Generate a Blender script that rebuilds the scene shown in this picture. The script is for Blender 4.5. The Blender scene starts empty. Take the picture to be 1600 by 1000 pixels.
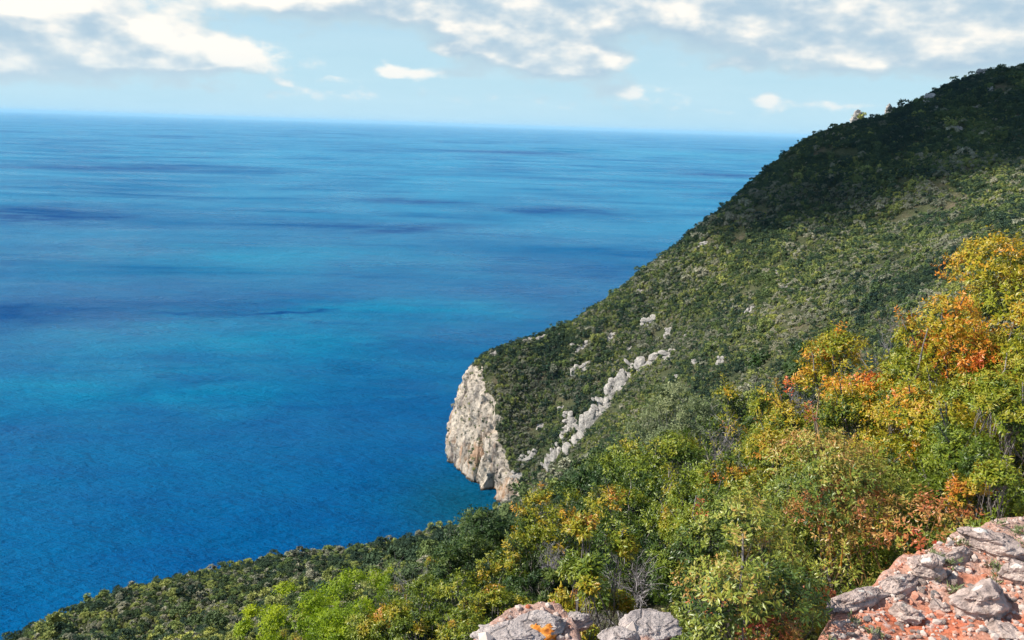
import bpy, math, random
import numpy as np
from mathutils import Matrix, Vector
R = math.radians
SC = bpy.context.scene
COL = SC.collection

# ------------------------------------------------------------------ camera, world, sun, exposure
EYE = 220.0                      # eye height above the sea
PITCH, ROLL, FPX = R(12.31), R(1.81), 1386.0
fw = np.array([0, math.cos(PITCH), -math.sin(PITCH)])
r0 = np.array([1.0, 0, 0]); u0 = np.array([0, math.sin(PITCH), math.cos(PITCH)])
rt = math.cos(ROLL) * r0 + math.sin(ROLL) * u0
up = -math.sin(ROLL) * r0 + math.cos(ROLL) * u0

cd = bpy.data.cameras.new('camera'); cam = bpy.data.objects.new('camera', cd); COL.objects.link(cam)
cd.sensor_width = 36; cd.lens = 36 * FPX / 1600; cd.clip_start = 0.05; cd.clip_end = 1e6
m = Matrix(((rt[0], up[0], -fw[0], 0), (rt[1], up[1], -fw[1], 0), (rt[2], up[2], -fw[2], EYE), (0, 0, 0, 1)))
cam.matrix_world = m
SC.camera = cam

SUN_AZ, SUN_EL = R(-92), R(43)   # azimuth from +Y, clockwise: the sun stands to the left
SD = np.array([math.sin(SUN_AZ) * math.cos(SUN_EL), math.cos(SUN_AZ) * math.cos(SUN_EL), math.sin(SUN_EL)])
sl = bpy.data.lights.new('sun', 'SUN'); so = bpy.data.objects.new('sun', sl); COL.objects.link(so)
sl.energy = 5.0; sl.angle = R(0.53); sl.color = (1.0, 0.94, 0.84)
so.rotation_euler = Vector(SD).to_track_quat('Z', 'Y').to_euler(); so.location = (0, 0, 400)

SC.view_settings.view_transform = 'Standard'; SC.view_settings.look = 'None'
SC.view_settings.exposure = 0.42; SC.view_settings.gamma = 1
SC.render.engine = 'CYCLES'
SC.cycles.max_bounces = 6; SC.cycles.diffuse_bounces = 2; SC.cycles.glossy_bounces = 2
SC.cycles.transmission_bounces = 3; SC.cycles.transparent_max_bounces = 8; SC.cycles.volume_bounces = 1
SC.cycles.use_denoising = True
try: SC.cycles.denoiser = 'OPENIMAGEDENOISE'
except Exception: pass
SC.cycles.use_light_tree = False
SC.cycles.sample_clamp_indirect = 6

def ray(px, py):
    d = fw + rt * (px - 800) / FPX + up * (500 - py) / FPX
    h = math.hypot(d[0], d[1])
    return math.atan2(d[0], d[1]), d[2] / h          # azimuth, tan(elevation)
def at(px, py, r):
    a, t = ray(px, py)
    return np.array([r * math.sin(a), r * math.cos(a), EYE + r * t])
def azel(px, py):
    a, t = ray(px, py); return math.degrees(a), math.degrees(math.atan(t))

class NT:
    """small helper for node trees"""
    def __init__(s, tree): s.t = tree; s.n = tree.nodes; s.l = tree.links
    def node(s, typ, **kw):
        n = s.n.new(typ)
        for k, v in kw.items(): setattr(n, k, v)
        return n
    def put(s, sock, v):
        if isinstance(v, bpy.types.NodeSocket): s.l.new(v, sock)
        elif v is not None: sock.default_value = v
    def math(s, op, a, b=None, c=None, clamp=False):
        n = s.node('ShaderNodeMath', operation=op); n.use_clamp = clamp
        s.put(n.inputs[0], a)
        if b is not None: s.put(n.inputs[1], b)
        if c is not None: s.put(n.inputs[2], c)
        return n.outputs[0]
    def mix(s, f, a, b, blend='MIX'):
        n = s.node('ShaderNodeMix', data_type='RGBA', blend_type=blend)
        s.put(n.inputs[0], f)
        for k, v in ((6, a), (7, b)):
            if isinstance(v, tuple): v = tuple(v) + (1,) * (4 - len(v))
            s.put(n.inputs[k], v)
        return n.outputs[2]
    def noise(s, vec, scale, detail=4, rough=0.55, dist=0.0, out=0):
        n = s.node('ShaderNodeTexNoise'); s.put(n.inputs['Vector'], vec)
        n.inputs['Scale'].default_value = scale; n.inputs['Detail'].default_value = detail
        n.inputs['Roughness'].default_value = rough; n.inputs['Distortion'].default_value = dist
        return n.outputs[out]
    def ramp(s, f, stops, interp='LINEAR'):
        n = s.node('ShaderNodeValToRGB'); s.put(n.inputs[0], f); cr = n.color_ramp; cr.interpolation = interp
        while len(cr.elements) < len(stops): cr.elements.new(0.5)
        for e, (p, c) in zip(cr.elements, stops):
            e.position = p; e.color = tuple(c) + (1,) * (4 - len(c)) if isinstance(c, tuple) else (c, c, c, 1)
        return n.outputs[0]
    def smooth(s, v, lo, hi, a=0.0, b=1.0):
        n = s.node('ShaderNodeMapRange', interpolation_type='SMOOTHSTEP')
        s.put(n.inputs[0], v); n.inputs[1].default_value = lo; n.inputs[2].default_value = hi
        n.inputs[3].default_value = a; n.inputs[4].default_value = b
        return n.outputs[0]
    def vec(s, op, a, b=None):
        n = s.node('ShaderNodeVectorMath', operation=op); s.put(n.inputs[0], a)
        if b is not None: s.put(n.inputs[1], b)
        return n.outputs[0]
    def mapping(s, v, loc=(0, 0, 0), rot=(0, 0, 0), sc=(1, 1, 1)):
        n = s.node('ShaderNodeMapping'); s.put(n.inputs[0], v)
        n.inputs[1].default_value = loc; n.inputs[2].default_value = rot; n.inputs[3].default_value = sc
        return n.outputs[0]

# clouds of the sky: (azimuth, elevation, half width, half height, weight), degrees
def cb(px, py, wx, wy, w=1.0):
    a, e = azel(px, py); return (a, e, wx / 24.0, wy / 24.0, w)
CLOUDS = [cb(40, 58, 190, 34, 1.0), cb(210, 75, 170, 26, .95), cb(330, 95, 60, 15, .8), cb(60, 6, 180, 24, .8), cb(60, 92, 120, 18, .7),
          cb(450, 3, 70, 17, .95), cb(590, 4, 110, 22, 1.0), cb(760, 20, 130, 32, 1.1), cb(830, 66, 95, 38, 1.4), cb(870, 98, 62, 18, 1.2),
          cb(715, 74, 35, 8, .7), cb(945, 98, 36, 15, .7),
          cb(665, 112, 75, 9, .62), cb(606, 106, 16, 10, .4), cb(520, 124, 26, 7, .6), cb(445, 127, 16, 5, .5), cb(975, 142, 75, 15, .6), cb(1198, 153, 18, 11, .6),
          cb(1300, 162, 110, 7, .5), cb(1130, 104, 42, 9, .6), cb(1010, 14, 120, 26, .8), cb(1200, 40, 150, 34, 1.0), cb(1400, 50, 190, 36, 1.1),
          cb(1330, 85, 120, 22, .8), cb(1590, 30, 160, 56, 1.1), cb(1300, 0, 200, 22, .7), cb(700, 150, 300, 10, .3), cb(250, 140, 300, 12, .3), cb(1050, 175, 200, 8, .3), cb(1780, 40, 120, 50, 1.0), cb(-150, 50, 120, 40, 1.0),
          cb(620, -45, 200, 34, .9), cb(1000, -50, 240, 34, .9), cb(1450, -60, 300, 40, 1.0), cb(100, -55, 240, 36, .8)]

W = bpy.data.worlds.new('World'); SC.world = W; W.use_nodes = True
w = NT(W.node_tree); w.n.clear()
SKYK = 0.10
sky = w.node('ShaderNodeTexSky', sky_type='NISHITA'); sky.sun_disc = False
sky.sun_elevation = SUN_EL; sky.sun_rotation = SUN_AZ; sky.air_density = 1.0; sky.dust_density = 0.6; sky.ozone_density = 1.6; sky.altitude = 200
tc = w.node('ShaderNodeTexCoord')
sep = w.node('ShaderNodeSeparateXYZ'); w.l.new(tc.outputs['Generated'], sep.inputs[0])
zc = w.math('MAXIMUM', sep.outputs[2], 0.004)
cmb = w.node('ShaderNodeCombineXYZ'); w.put(cmb.inputs[0], sep.outputs[0]); w.put(cmb.inputs[1], sep.outputs[1]); w.put(cmb.inputs[2], zc)
w.l.new(cmb.outputs[0], sky.inputs[0])
AZ = w.math('MULTIPLY', w.math('ARCTAN2', sep.outputs[0], sep.outputs[1]), 180 / math.pi)
EL = w.math('MULTIPLY', w.math('ARCSINE', sep.outputs[2]), 180 / math.pi)
# cloud density group, evaluated twice (here and a little towards the sun) so that sides turned to the sun come out bright
g = bpy.data.node_groups.new('cloud_density', 'ShaderNodeTree')
g.interface.new_socket('az', in_out='INPUT', socket_type='NodeSocketFloat')
g.interface.new_socket('el', in_out='INPUT', socket_type='NodeSocketFloat')
g.interface.new_socket('d', in_out='OUTPUT', socket_type='NodeSocketFloat')
g.interface.new_socket('soft', in_out='OUTPUT', socket_type='NodeSocketFloat')
q = NT(g); gi = q.node('NodeGroupInput'); go = q.node('NodeGroupOutput')
c3 = q.node('ShaderNodeCombineXYZ'); q.put(c3.inputs[0], gi.outputs[0]); q.put(c3.inputs[1], q.math('MULTIPLY', gi.outputs[1], 1.9))
wn = q.noise(c3.outputs[0], 0.38, 3, 0.5, out=1)
wv = q.vec('SUBTRACT', wn, (0.5, 0.5, 0.5)); sc_ = q.node('ShaderNodeVectorMath', operation='SCALE'); q.put(sc_.inputs[0], wv); sc_.inputs[3].default_value = 2.2
wpos = q.vec('ADD', c3.outputs[0], sc_.outputs[0])
sp = q.node('ShaderNodeSeparateXYZ'); q.put(sp.inputs[0], wpos)
wa = sp.outputs[0]; we = q.math('DIVIDE', sp.outputs[1], 1.9)
tot = None
for (a, e, ra, re, wt) in CLOUDS:
    x = q.math('MULTIPLY', q.math('SUBTRACT', wa, a), 1 / ra); y = q.math('MULTIPLY', q.math('SUBTRACT', we, e), 1 / re)
    rr = q.math('ADD', q.math('MULTIPLY', x, x), q.math('MULTIPLY', y, y))
    v = q.math('MULTIPLY', q.math('EXPONENT', q.math('MULTIPLY', rr, -0.75)), wt)
    tot = v if tot is None else q.math('ADD', tot, v)
tot = q.math('MINIMUM', tot, 1.25)
# the rest of the sky carries broken cloud as well
hi = q.smooth(gi.outputs[1], 8.5, 16, 0, 0.62)
tot = q.math('ADD', tot, q.math('MULTIPLY', hi, q.noise(c3.outputs[0], 0.06, 2, 0.5)))
f1 = q.noise(c3.outputs[0], 0.34, 7, 0.56)
f2 = q.noise(c3.outputs[0], 1.1, 6, 0.55)
fn = q.math('ADD', q.math('MULTIPLY', f1, 1.45), q.math('MULTIPLY', f2, 0.55))     # about 1.0 on average
d = q.math('ADD', tot, q.math('MULTIPLY', q.math('SUBTRACT', fn, 1.0), 0.95))
q.put(go.inputs[0], d)
f3 = q.noise(c3.outputs[0], 0.34, 2.6, 0.5); q.put(go.inputs[1], q.math('ADD', tot, q.math('MULTIPLY', q.math('SUBTRACT', f3, 0.5), 1.0)))
def dens(da, de):
    n = w.node('ShaderNodeGroup'); n.node_tree = g
    w.put(n.inputs[0], w.math('ADD', AZ, da)); w.put(n.inputs[1], w.math('ADD', EL, de)); return n.outputs
(D0, S0), (_, S1) = dens(0, 0), dens(-0.5, 1.3)
mask = w.smooth(D0, 0.30, 0.78)
lit = w.smooth(w.math('ADD', w.math('SUBTRACT', S0, S1), w.math('MULTIPLY', w.math('SUBTRACT', D0, S0), 0.55)), -0.40, 0.36)
thick = w.smooth(S0, 0.55, 1.4)
K = 1 / SKYK
ccol = w.mix(lit, (0.44 * K, 0.59 * K, 0.67 * K), (0.90 * K, 0.86 * K, 0.79 * K))
ccol = w.mix(w.math('MULTIPLY', thick, w.math('SUBTRACT', 1.0, lit)), ccol, (0.35 * K, 0.48 * K, 0.60 * K))
low = w.smooth(EL, -0.2, 5.5, 1.0, 0.0)
ccol = w.mix(w.math('MULTIPLY', low, 0.55), ccol, (0.50 * K, 0.64 * K, 0.72 * K))
skc = w.mix(1.0, sky.outputs[0], (0.96, 1.02, 1.08), 'MULTIPLY')
skc = w.mix(w.smooth(EL, -1, 13, 0.92, 0.0), skc, (0.38 * K, 0.63 * K, 0.78 * K))
veil = w.math('MULTIPLY', w.noise(w.mapping(cmb.outputs[0], sc=(3, 3, 22)), 2.2, 5, 0.6), 0.75)
skc = w.mix(w.math('MULTIPLY', w.smooth(EL, 0, 12, 0.85, 0.15), veil), skc, (0.56 * K, 0.73 * K, 0.80 * K))
fin = w.mix(mask, skc, ccol)
bg = w.node('ShaderNodeBackground'); w.put(bg.inputs[0], fin); bg.inputs[1].default_value = SKYK * 0.9
wo = w.node('ShaderNodeOutputWorld'); w.l.new(bg.outputs[0], wo.inputs[0])
W.cycles.sampling_method = 'MANUAL'; W.cycles.sample_map_resolution = 512

# ------------------------------------------------------------------ numpy helpers
rng = np.random.default_rng(7)
def _hash(ix, iy, iz, seed):
    h = (ix.astype(np.int64) * 374761393 + iy.astype(np.int64) * 668265263 + iz.astype(np.int64) * 2147483647 + seed * 1274126177) & 0xffffffff
    h = ((h ^ (h >> 13)) * 1274126177) & 0xffffffff
    h = h ^ (h >> 16)
    return (h & 0xffffff) / float(0xffffff)
def vnoise(p, seed=0):
    f = np.floor(p); i = f.astype(np.int64); t = p - f; t = t * t * t * (t * (t * 6 - 15) + 10)
    out = 0
    for dx in (0, 1):
        wx = t[..., 0] if dx else 1 - t[..., 0]
        for dy in (0, 1):
            wy = t[..., 1] if dy else 1 - t[..., 1]
            for dz in (0, 1):
                wz = t[..., 2] if dz else 1 - t[..., 2]
                out = out + wx * wy * wz * _hash(i[..., 0] + dx, i[..., 1] + dy, i[..., 2] + dz, seed)
    return out * 2 - 1
def fbm(p, oct=4, seed=0, gain=0.5, lac=2.03, ridged=False):
    a, s, n = 1.0, 0.0, 0.0
    p = p.copy()
    for k in range(oct):
        v = vnoise(p, seed + k * 17)
        if ridged: v = 1 - 2 * np.abs(v)
        s = s + a * v; n += a; a *= gain; p = p * lac + 11.3
    return s / n

def mesh_from(name, V, F, mats=(), smooth=False, attrs=None, matidx=None):
    """V (n,3), F (m,k) arrays; attrs name -> per vertex float"""
    me = bpy.data.meshes.new(name)
    V = np.asarray(V, dtype=np.float32); F = np.asarray(F, dtype=np.int32)
    me.vertices.add(len(V)); me.vertices.foreach_set('co', V.ravel())
    k = F.shape[1]
    me.loops.add(F.size); me.loops.foreach_set('vertex_index', F.ravel())
    me.polygons.add(len(F)); me.polygons.foreach_set('loop_start', np.arange(0, F.size, k, dtype=np.int32))
    try: me.polygons.foreach_set('loop_total', np.full(len(F), k, dtype=np.int32))
    except Exception: pass
    if matidx is not None: me.polygons.foreach_set('material_index', np.asarray(matidx, dtype=np.int32))
    me.update(calc_edges=True)
    me.polygons.foreach_set('use_smooth', np.full(len(F), smooth, dtype=bool))
    for mt in mats: me.materials.append(mt)
    for an, av in (attrs or {}).items():
        a = me.attributes.new(an, 'FLOAT', 'POINT'); a.data.foreach_set('value', np.asarray(av, dtype=np.float32))
    return me
def obj(name, me, parent=None, loc=None):
    o = bpy.data.objects.new(name, me); COL.objects.link(o)
    if parent: o.parent = parent
    if loc is not None: o.location = loc
    return o
def tag(o, label=None, cat=None, group=None, kind=None):
    if label: o['label'] = label
    if cat: o['category'] = cat
    if group: o['group'] = group
    if kind: o['kind'] = kind
    return o
def thing(name, loc, rz=0.0, scale=1.0, **kw):
    o = bpy.data.objects.new(name, None); COL.objects.link(o); o.location = loc; o.rotation_euler = (0, 0, rz)
    o.scale = (scale,) * 3 if not isinstance(scale, (tuple, list)) else scale
    o.empty_display_size = 0.3
    return tag(o, **kw)

# ------------------------------------------------------------------ materials
def new_mat(name):
    m_ = bpy.data.materials.new(name); m_.use_nodes = True; q_ = NT(m_.node_tree); q_.n.clear()
    out = q_.node('ShaderNodeOutputMaterial'); return m_, q_, out
def principled(q_, out, col, rough=0.8, spec=0.3, bump=None, bstr=0.5, bdist=0.1):
    b = q_.node('ShaderNodeBsdfPrincipled'); 
    if isinstance(col, tuple): col = tuple(col) + (1,) * (4 - len(col))
    q_.put(b.inputs['Base Color'], col); q_.put(b.inputs['Roughness'], rough)
    b.inputs['Specular IOR Level'].default_value = spec
    if bump is not None:
        bn = q_.node('ShaderNodeBump'); q_.put(bn.inputs['Height'], bump); bn.inputs['Strength'].default_value = bstr; bn.inputs['Distance'].default_value = bdist
        q_.l.new(bn.outputs[0], b.inputs['Normal'])
    q_.l.new(b.outputs[0], out.inputs[0]); return b
def leaf_mat(name, stops, trans=0.3, rough=0.5, spec=0.35, patch=0.0):
    """leaf colour runs along 'tint', an attribute of each spray of leaves (young tips, old leaves)"""
    m_, q_, out = new_mat(name)
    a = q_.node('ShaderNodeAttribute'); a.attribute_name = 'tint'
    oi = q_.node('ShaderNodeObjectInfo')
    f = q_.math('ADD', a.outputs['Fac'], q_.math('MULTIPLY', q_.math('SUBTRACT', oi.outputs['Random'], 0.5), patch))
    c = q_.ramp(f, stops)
    b = q_.node('ShaderNodeBsdfPrincipled'); q_.put(b.inputs['Base Color'], c); b.inputs['Roughness'].default_value = rough
    b.inputs['Specular IOR Level'].default_value = spec
    t = q_.node('ShaderNodeBsdfTranslucent'); q_.put(t.inputs[0], q_.mix(1.0, c, (1.0, 1.05, 0.6), 'MULTIPLY'))
    mx = q_.node('ShaderNodeMixShader'); mx.inputs[0].default_value = trans
    q_.l.new(b.outputs[0], mx.inputs[1]); q_.l.new(t.outputs[0], mx.inputs[2]); q_.l.new(mx.outputs[0], out.inputs[0])
    return m_
DKG, MDG, YLG = (0.016, 0.036, 0.010), (0.060, 0.120, 0.012), (0.22, 0.26, 0.012)
M = {}
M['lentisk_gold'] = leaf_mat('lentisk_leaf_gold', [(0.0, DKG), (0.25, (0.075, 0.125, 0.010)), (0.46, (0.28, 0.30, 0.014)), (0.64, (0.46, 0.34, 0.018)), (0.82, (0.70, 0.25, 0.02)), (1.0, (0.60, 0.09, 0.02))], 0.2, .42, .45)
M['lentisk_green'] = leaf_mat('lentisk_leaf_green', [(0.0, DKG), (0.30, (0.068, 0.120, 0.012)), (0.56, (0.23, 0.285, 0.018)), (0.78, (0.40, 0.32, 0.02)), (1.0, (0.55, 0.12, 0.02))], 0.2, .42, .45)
M['lentisk_russet'] = leaf_mat('lentisk_leaf_russet', [(0.0, DKG), (0.30, (0.085, 0.140, 0.018)), (0.54, (0.33, 0.37, 0.05)), (0.76, (0.50, 0.22, 0.07)), (1.0, (0.48, 0.05, 0.03))], 0.2, .4, .5)
M['dark'] = leaf_mat('evergreen_leaf', [(0.0, (0.014, 0.034, 0.012)), (0.6, (0.040, 0.085, 0.014)), (1.0, (0.14, 0.18, 0.02))], 0.2)
M['bright'] = leaf_mat('spurge_leaf', [(0.0, (0.06, 0.12, 0.006)), (0.5, (0.24, 0.35, 0.008)), (1.0, (0.48, 0.54, 0.012))], 0.35)
M['olive'] = leaf_mat('olive_leaf', [(0.0, (0.08, 0.11, 0.045)), (0.6, (0.20, 0.24, 0.10)), (1.0, (0.33, 0.35, 0.17))], 0.2)

m_, q, out = new_mat('twig_bark'); a = q.node('ShaderNodeTexCoord')
c = q.ramp(q.noise(a.outputs['Object'], 9, 3), [(0.3, (0.085, 0.075, 0.075)), (0.52, (0.21, 0.19, 0.18)), (0.68, (0.33, 0.28, 0.22))])
principled(q, out, c, 0.85, 0.2); M['bark'] = m_
m_, q, out = new_mat('lichened_bark'); a = q.node('ShaderNodeTexCoord')
c = q.ramp(q.noise(a.outputs['Object'], 7, 3), [(0.38, (0.16, 0.12, 0.09)), (0.5, (0.36, 0.25, 0.12)), (0.62, (0.60, 0.30, 0.05))])
principled(q, out, c, 0.85, 0.2); M['bark_gold'] = m_
m_, q, out = new_mat('dead_twig'); a = q.node('ShaderNodeTexCoord')
c = q.ramp(q.noise(a.outputs['Object'], 5, 3), [(0.3, (0.14, 0.125, 0.13)), (0.7, (0.40, 0.37, 0.36))])
principled(q, out, c, 0.9, 0.2); M['dead'] = m_

# scrub seen from afar: colour by the individual bush and by the patch of hillside it grows in
def scrub_mat(name, base, trans=0.12):
    m_, q_, out = new_mat(name)
    a = q_.node('ShaderNodeAttribute'); a.attribute_name = 'tint'
    oi = q_.node('ShaderNodeObjectInfo')
    big = q_.noise(q_.mapping(oi.outputs['Location'], sc=(1, 1, 1)), 0.018, 4, 0.6)
    rnd = oi.outputs['Random']
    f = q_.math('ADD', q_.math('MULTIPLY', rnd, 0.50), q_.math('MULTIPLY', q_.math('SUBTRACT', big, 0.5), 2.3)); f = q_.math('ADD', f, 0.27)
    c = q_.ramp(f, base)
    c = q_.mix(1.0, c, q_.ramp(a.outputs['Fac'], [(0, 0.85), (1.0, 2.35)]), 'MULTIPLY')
    b = q_.node('ShaderNodeBsdfPrincipled'); q_.put(b.inputs['Base Color'], c); b.inputs['Roughness'].default_value = 0.7; b.inputs['Specular IOR Level'].default_value = 0.15
    t = q_.node('ShaderNodeBsdfTranslucent'); q_.put(t.inputs[0], c)
    mx = q_.node('ShaderNodeMixShader'); mx.inputs[0].default_value = trans
    q_.l.new(b.outputs[0], mx.inputs[1]); q_.l.new(t.outputs[0], mx.inputs[2]); q_.l.new(mx.outputs[0], out.inputs[0])
    return m_
M['scrub_green'] = scrub_mat('scrub_green', [(0.0, (0.035, 0.066, 0.036)), (0.3, (0.085, 0.122, 0.042)), (0.55, (0.150, 0.180, 0.052)), (0.75, (0.20, 0.215, 0.065)), (1.0, (0.26, 0.27, 0.065))])
M['scrub_dark'] = scrub_mat('scrub_dark', [(0.0, (0.014, 0.030, 0.026)), (0.5, (0.034, 0.058, 0.032)), (1.0, (0.088, 0.118, 0.038))])
M['scrub_grey'] = scrub_mat('scrub_grey', [(0.0, (0.085, 0.095, 0.065)), (0.5, (0.165, 0.168, 0.115)), (1.0, (0.25, 0.235, 0.165))])

def rock_mat(name, c1, c2, c3, scale=0.5, stain=None, lichen=None, bstr=0.7, bdist=0.1):
    m_, q_, out = new_mat(name); a = q_.node('ShaderNodeTexCoord'); P = a.outputs['Object']
    n1 = q_.noise(P, scale, 6, 0.6, 0.4); n2 = q_.noise(P, scale * 5, 6, 0.65)
    c = q_.ramp(n1, [(0.32, c1), (0.5, c2), (0.68, c3)])
    c = q_.mix(1.0, c, q_.ramp(n2, [(0.3, 0.6), (0.5, 1.0), (0.72, 1.2)]), 'MULTIPLY')
    if stain:
        n3 = q_.noise(q_.mapping(P, loc=(7, 3, 1)), stain[0], 4, 0.6)
        c = q_.mix(q_.smooth(n3, stain[1], stain[1] + 0.1), c, stain[2])
    if lichen:
        n4 = q_.noise(q_.mapping(P, loc=(2, 9, 4)), lichen[0], 3, 0.5)
        c = q_.mix(q_.smooth(n4, lichen[1], lichen[1] + 0.025), c, lichen[2])
    vor = q_.node('ShaderNodeTexVoronoi', feature='DISTANCE_TO_EDGE'); q_.put(vor.inputs['Vector'], q_.vec('ADD', P, q_.mapping(q_.noise(P, scale * 2, 3, out=1), sc=(.25 / scale,) * 3)))
    vor.inputs['Scale'].default_value = scale * 1.3
    crack = q_.math('MAXIMUM', q_.smooth(vor.outputs[0], 0.0, 0.045), q_.smooth(n1, 0.44, 0.52))
    c = q_.mix(crack, q_.mix(0.45, c, (0.10, 0.08, 0.07)), c)
    h = q_.math('ADD', q_.math('MULTIPLY', n2, 1.0), q_.math('MULTIPLY', crack, 0.35))
    h = q_.math('ADD', h, q_.math('MULTIPLY', q_.noise(P, scale * 22, 5, 0.7), 0.35))
    principled(q_, out, c, 0.9, 0.15, h, bstr, bdist); return m_
M['limestone'] = rock_mat('limestone', (0.28, 0.26, 0.24), (0.44, 0.41, 0.37), (0.57, 0.52, 0.45), 0.30, (0.06, 0.62, (0.40, 0.27, 0.17)), bstr=0.8, bdist=0.8)
M['ledge_rock'] = rock_mat('ledge_rock', (0.36, 0.27, 0.24), (0.60, 0.47, 0.41), (0.74, 0.60, 0.52), 7.0, (5.0, 0.58, (0.55, 0.25, 0.16)), (11.0, 0.66, (0.82, 0.78, 0.70)), bstr=0.8, bdist=0.03)
M['lichen_rock'] = rock_mat('lichen_rock', (0.36, 0.31, 0.30), (0.52, 0.45, 0.42), (0.66, 0.57, 0.52), 7.0, (4.0, 0.60, (0.58, 0.30, 0.20)), None, bstr=0.8, bdist=0.03)

def ground_material():
    """hill ground: dry earth under the scrub; bare limestone where it is steep"""
    m_, q_, out = new_mat('hillside'); a = q_.node('ShaderNodeTexCoord'); P = a.outputs['Object']
    geo = q_.node('ShaderNodeAttribute'); geo.attribute_name = 'rock'
    n1 = q_.noise(P, 0.05, 6, 0.6); n2 = q_.noise(P, 0.9, 5, 0.6)
    earth = q_.ramp(n1, [(0.3, (0.05, 0.065, 0.03)), (0.5, (0.085, 0.095, 0.045)), (0.7, (0.17, 0.135, 0.09))])
    earth = q_.mix(1.0, earth, q_.ramp(n2, [(0.3, 0.6), (0.7, 1.3)]), 'MULTIPLY')
    # limestone with vertical water streaks, iron stains low down
    st = q_.noise(q_.mapping(P, sc=(1, 1, 0.25)), 0.10, 7, 0.62, 0.5)
    n3 = q_.noise(P, 0.35, 8, 0.66)
    rock = q_.ramp(st, [(0.34, (0.26, 0.22, 0.19)), (0.44, (0.47, 0.41, 0.34)), (0.6, (0.64, 0.55, 0.44)), (0.72, (0.72, 0.61, 0.48))])
    rock = q_.mix(1.0, rock, q_.ramp(n3, [(0.34, 0.22), (0.44, 0.72), (0.52, 1.0), (0.7, 1.2)]), 'MULTIPLY')  # dark lines paint crevice shade into the rock colour
    sp_ = q_.node('ShaderNodeSeparateXYZ'); q_.put(sp_.inputs[0], P)
    lowm = q_.smooth(sp_.outputs[2], 8, 55, 1, 0)
    rust = q_.math('MULTIPLY', q_.smooth(q_.noise(q_.mapping(P, loc=(5, 2, 8), sc=(1, 1, .4)), 0.08, 4, 0.6), 0.5, 0.62), lowm)
    rock = q_.mix(q_.math('MULTIPLY', rust, 0.75), rock, (0.46, 0.26, 0.14))
    tide = q_.smooth(q_.math('ADD', sp_.outputs[2], q_.math('MULTIPLY', n3, 2.0)), 1.6, 3.2)
    rock = q_.mix(tide, (0.10, 0.075, 0.05), rock)
    f = q_.smooth(q_.math('ADD', geo.outputs['Fac'], q_.math('MULTIPLY', q_.math('SUBTRACT', q_.noise(P, 0.14, 6, 0.65), 0.5), 0.9)), 0.42, 0.56)
    c = q_.mix(f, earth, rock)
    h = q_.math('ADD', n3, q_.math('MULTIPLY', q_.noise(P, 1.6, 6, 0.7), 0.4))
    principled(q_, out, c, 0.92, 0.1, h, 0.9, 2.2); return m_
M['hill'] = ground_material()

# ------------------------------------------------------------------ terrain: azimuth / log distance spline through surveyed points
CP = []
def cp(px, py, r, dt=0.0):
    a, t = ray(px, py); CP.append((a, math.log(r), t + dt))
def cpa(az, r, t): CP.append((R(az), math.log(r), t))
ridge = [(700, 560, 556), (771, 551, 565), (830, 530, 575), (890, 509, 590), (940, 477, 602), (1000, 428, 615), (1070, 373, 635), (1130, 325, 650), (1200, 265, 670),
         (1265, 215, 690), (1300, 201, 700), (1350, 186, 718), (1400, 166, 740), (1440, 146, 756), (1475, 124, 770), (1530, 110, 800), (1600, 103, 830), (1720, 92, 870)]
for (x, y, r) in ridge:
    lo = -0.013 * min(max((x - 1250) / 300, 0), 1) - 0.002; cp(x, y, r, lo); cp(x, y, r * 1.10, lo - 0.035)
for (x, y, r) in ridge[::3]: cp(x, y, r * 1.35, -0.16)
for p_ in [(850, 745, 485), (900, 702, 482), (1000, 655, 472), (1100, 595, 462), (1200, 560, 452), (1300, 530, 445), (1400, 490, 440), (1500, 440, 435), (1600, 400, 435), (1750, 350, 435),
           (800, 640, 530), (790, 700, 508), (840, 640, 532), (900, 600, 537), (960, 560, 547), (1000, 540, 548), (1100, 470, 556), (1200, 400, 566), (1300, 350, 590), (1400, 300, 605), (1500, 250, 630), (1600, 230, 650), (1750, 200, 650)]: cp(*p_)
edge = [(30, 990, 112), (120, 950, 122), (200, 930, 130), (330, 892, 140), (450, 870, 150), (600, 846, 165), (680, 828, 176), (780, 792, 200), (855, 748, 225), (900, 722, 240), (960, 696, 255), (1010, 672, 262), (1080, 645, 255)]
for (x, y, r) in edge: cp(x, y, r, -.016); cp(x, y, r * 1.3, -0.10)
for (x, y, r) in edge[7:]: cp(x, y, r * 1.55, -0.09)
for p_ in [(200, 985, 85), (330, 945, 95), (450, 945, 82), (600, 910, 92), (700, 880, 105), (800, 840, 120), (900, 790, 130), (1000, 740, 135), (1100, 700, 120)]: cp(*p_, -0.022)
# ground below the near bushes
for (az, vals) in {-50: (.90, .76, .74, .75, .74), -30: (.90, .76, .75, .75, .72), -15: (.88, .72, .70, .70, .67), -4: (.86, .66, .63, .63, .59), 4: (.82, .58, .55, .54, .49), 13: (.76, .50, .46, .43, .37), 22: (.72, .47, .42, .36, .30), 30: (.70, .44, .38, .32, .26), 50: (.52, .36, .32, .27, .22)}.items():
    for r, t in zip((4.2, 8, 14, 24, 45), vals): cpa(az, r, -t)
for az in (-50, -20, 0, 20, 50): cpa(az, 1.2, -2.1)
for (az, t1, t2, t3) in ((13, .33, .36, .36), (22, .28, .33, .30), (30, .24, .28, .27), (50, .18, .2, .2)):
    cpa(az, 90, -t1); cpa(az, 180, -t2); cpa(az, 310, -t3)
cpa(50, 600, -.05); cpa(50, 900, .12); cpa(70, 500, .0); cpa(70, 100, -.12); cpa(-50, 110, -.72); cpa(-70, 60, -.70); cpa(-70, 120, -.8)
CP = np.array(CP)
def _tps(d2): return 0.5 * d2 * np.log(d2 + 1e-12)
_n = len(CP); _A = np.zeros((_n + 3, _n + 3))
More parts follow.
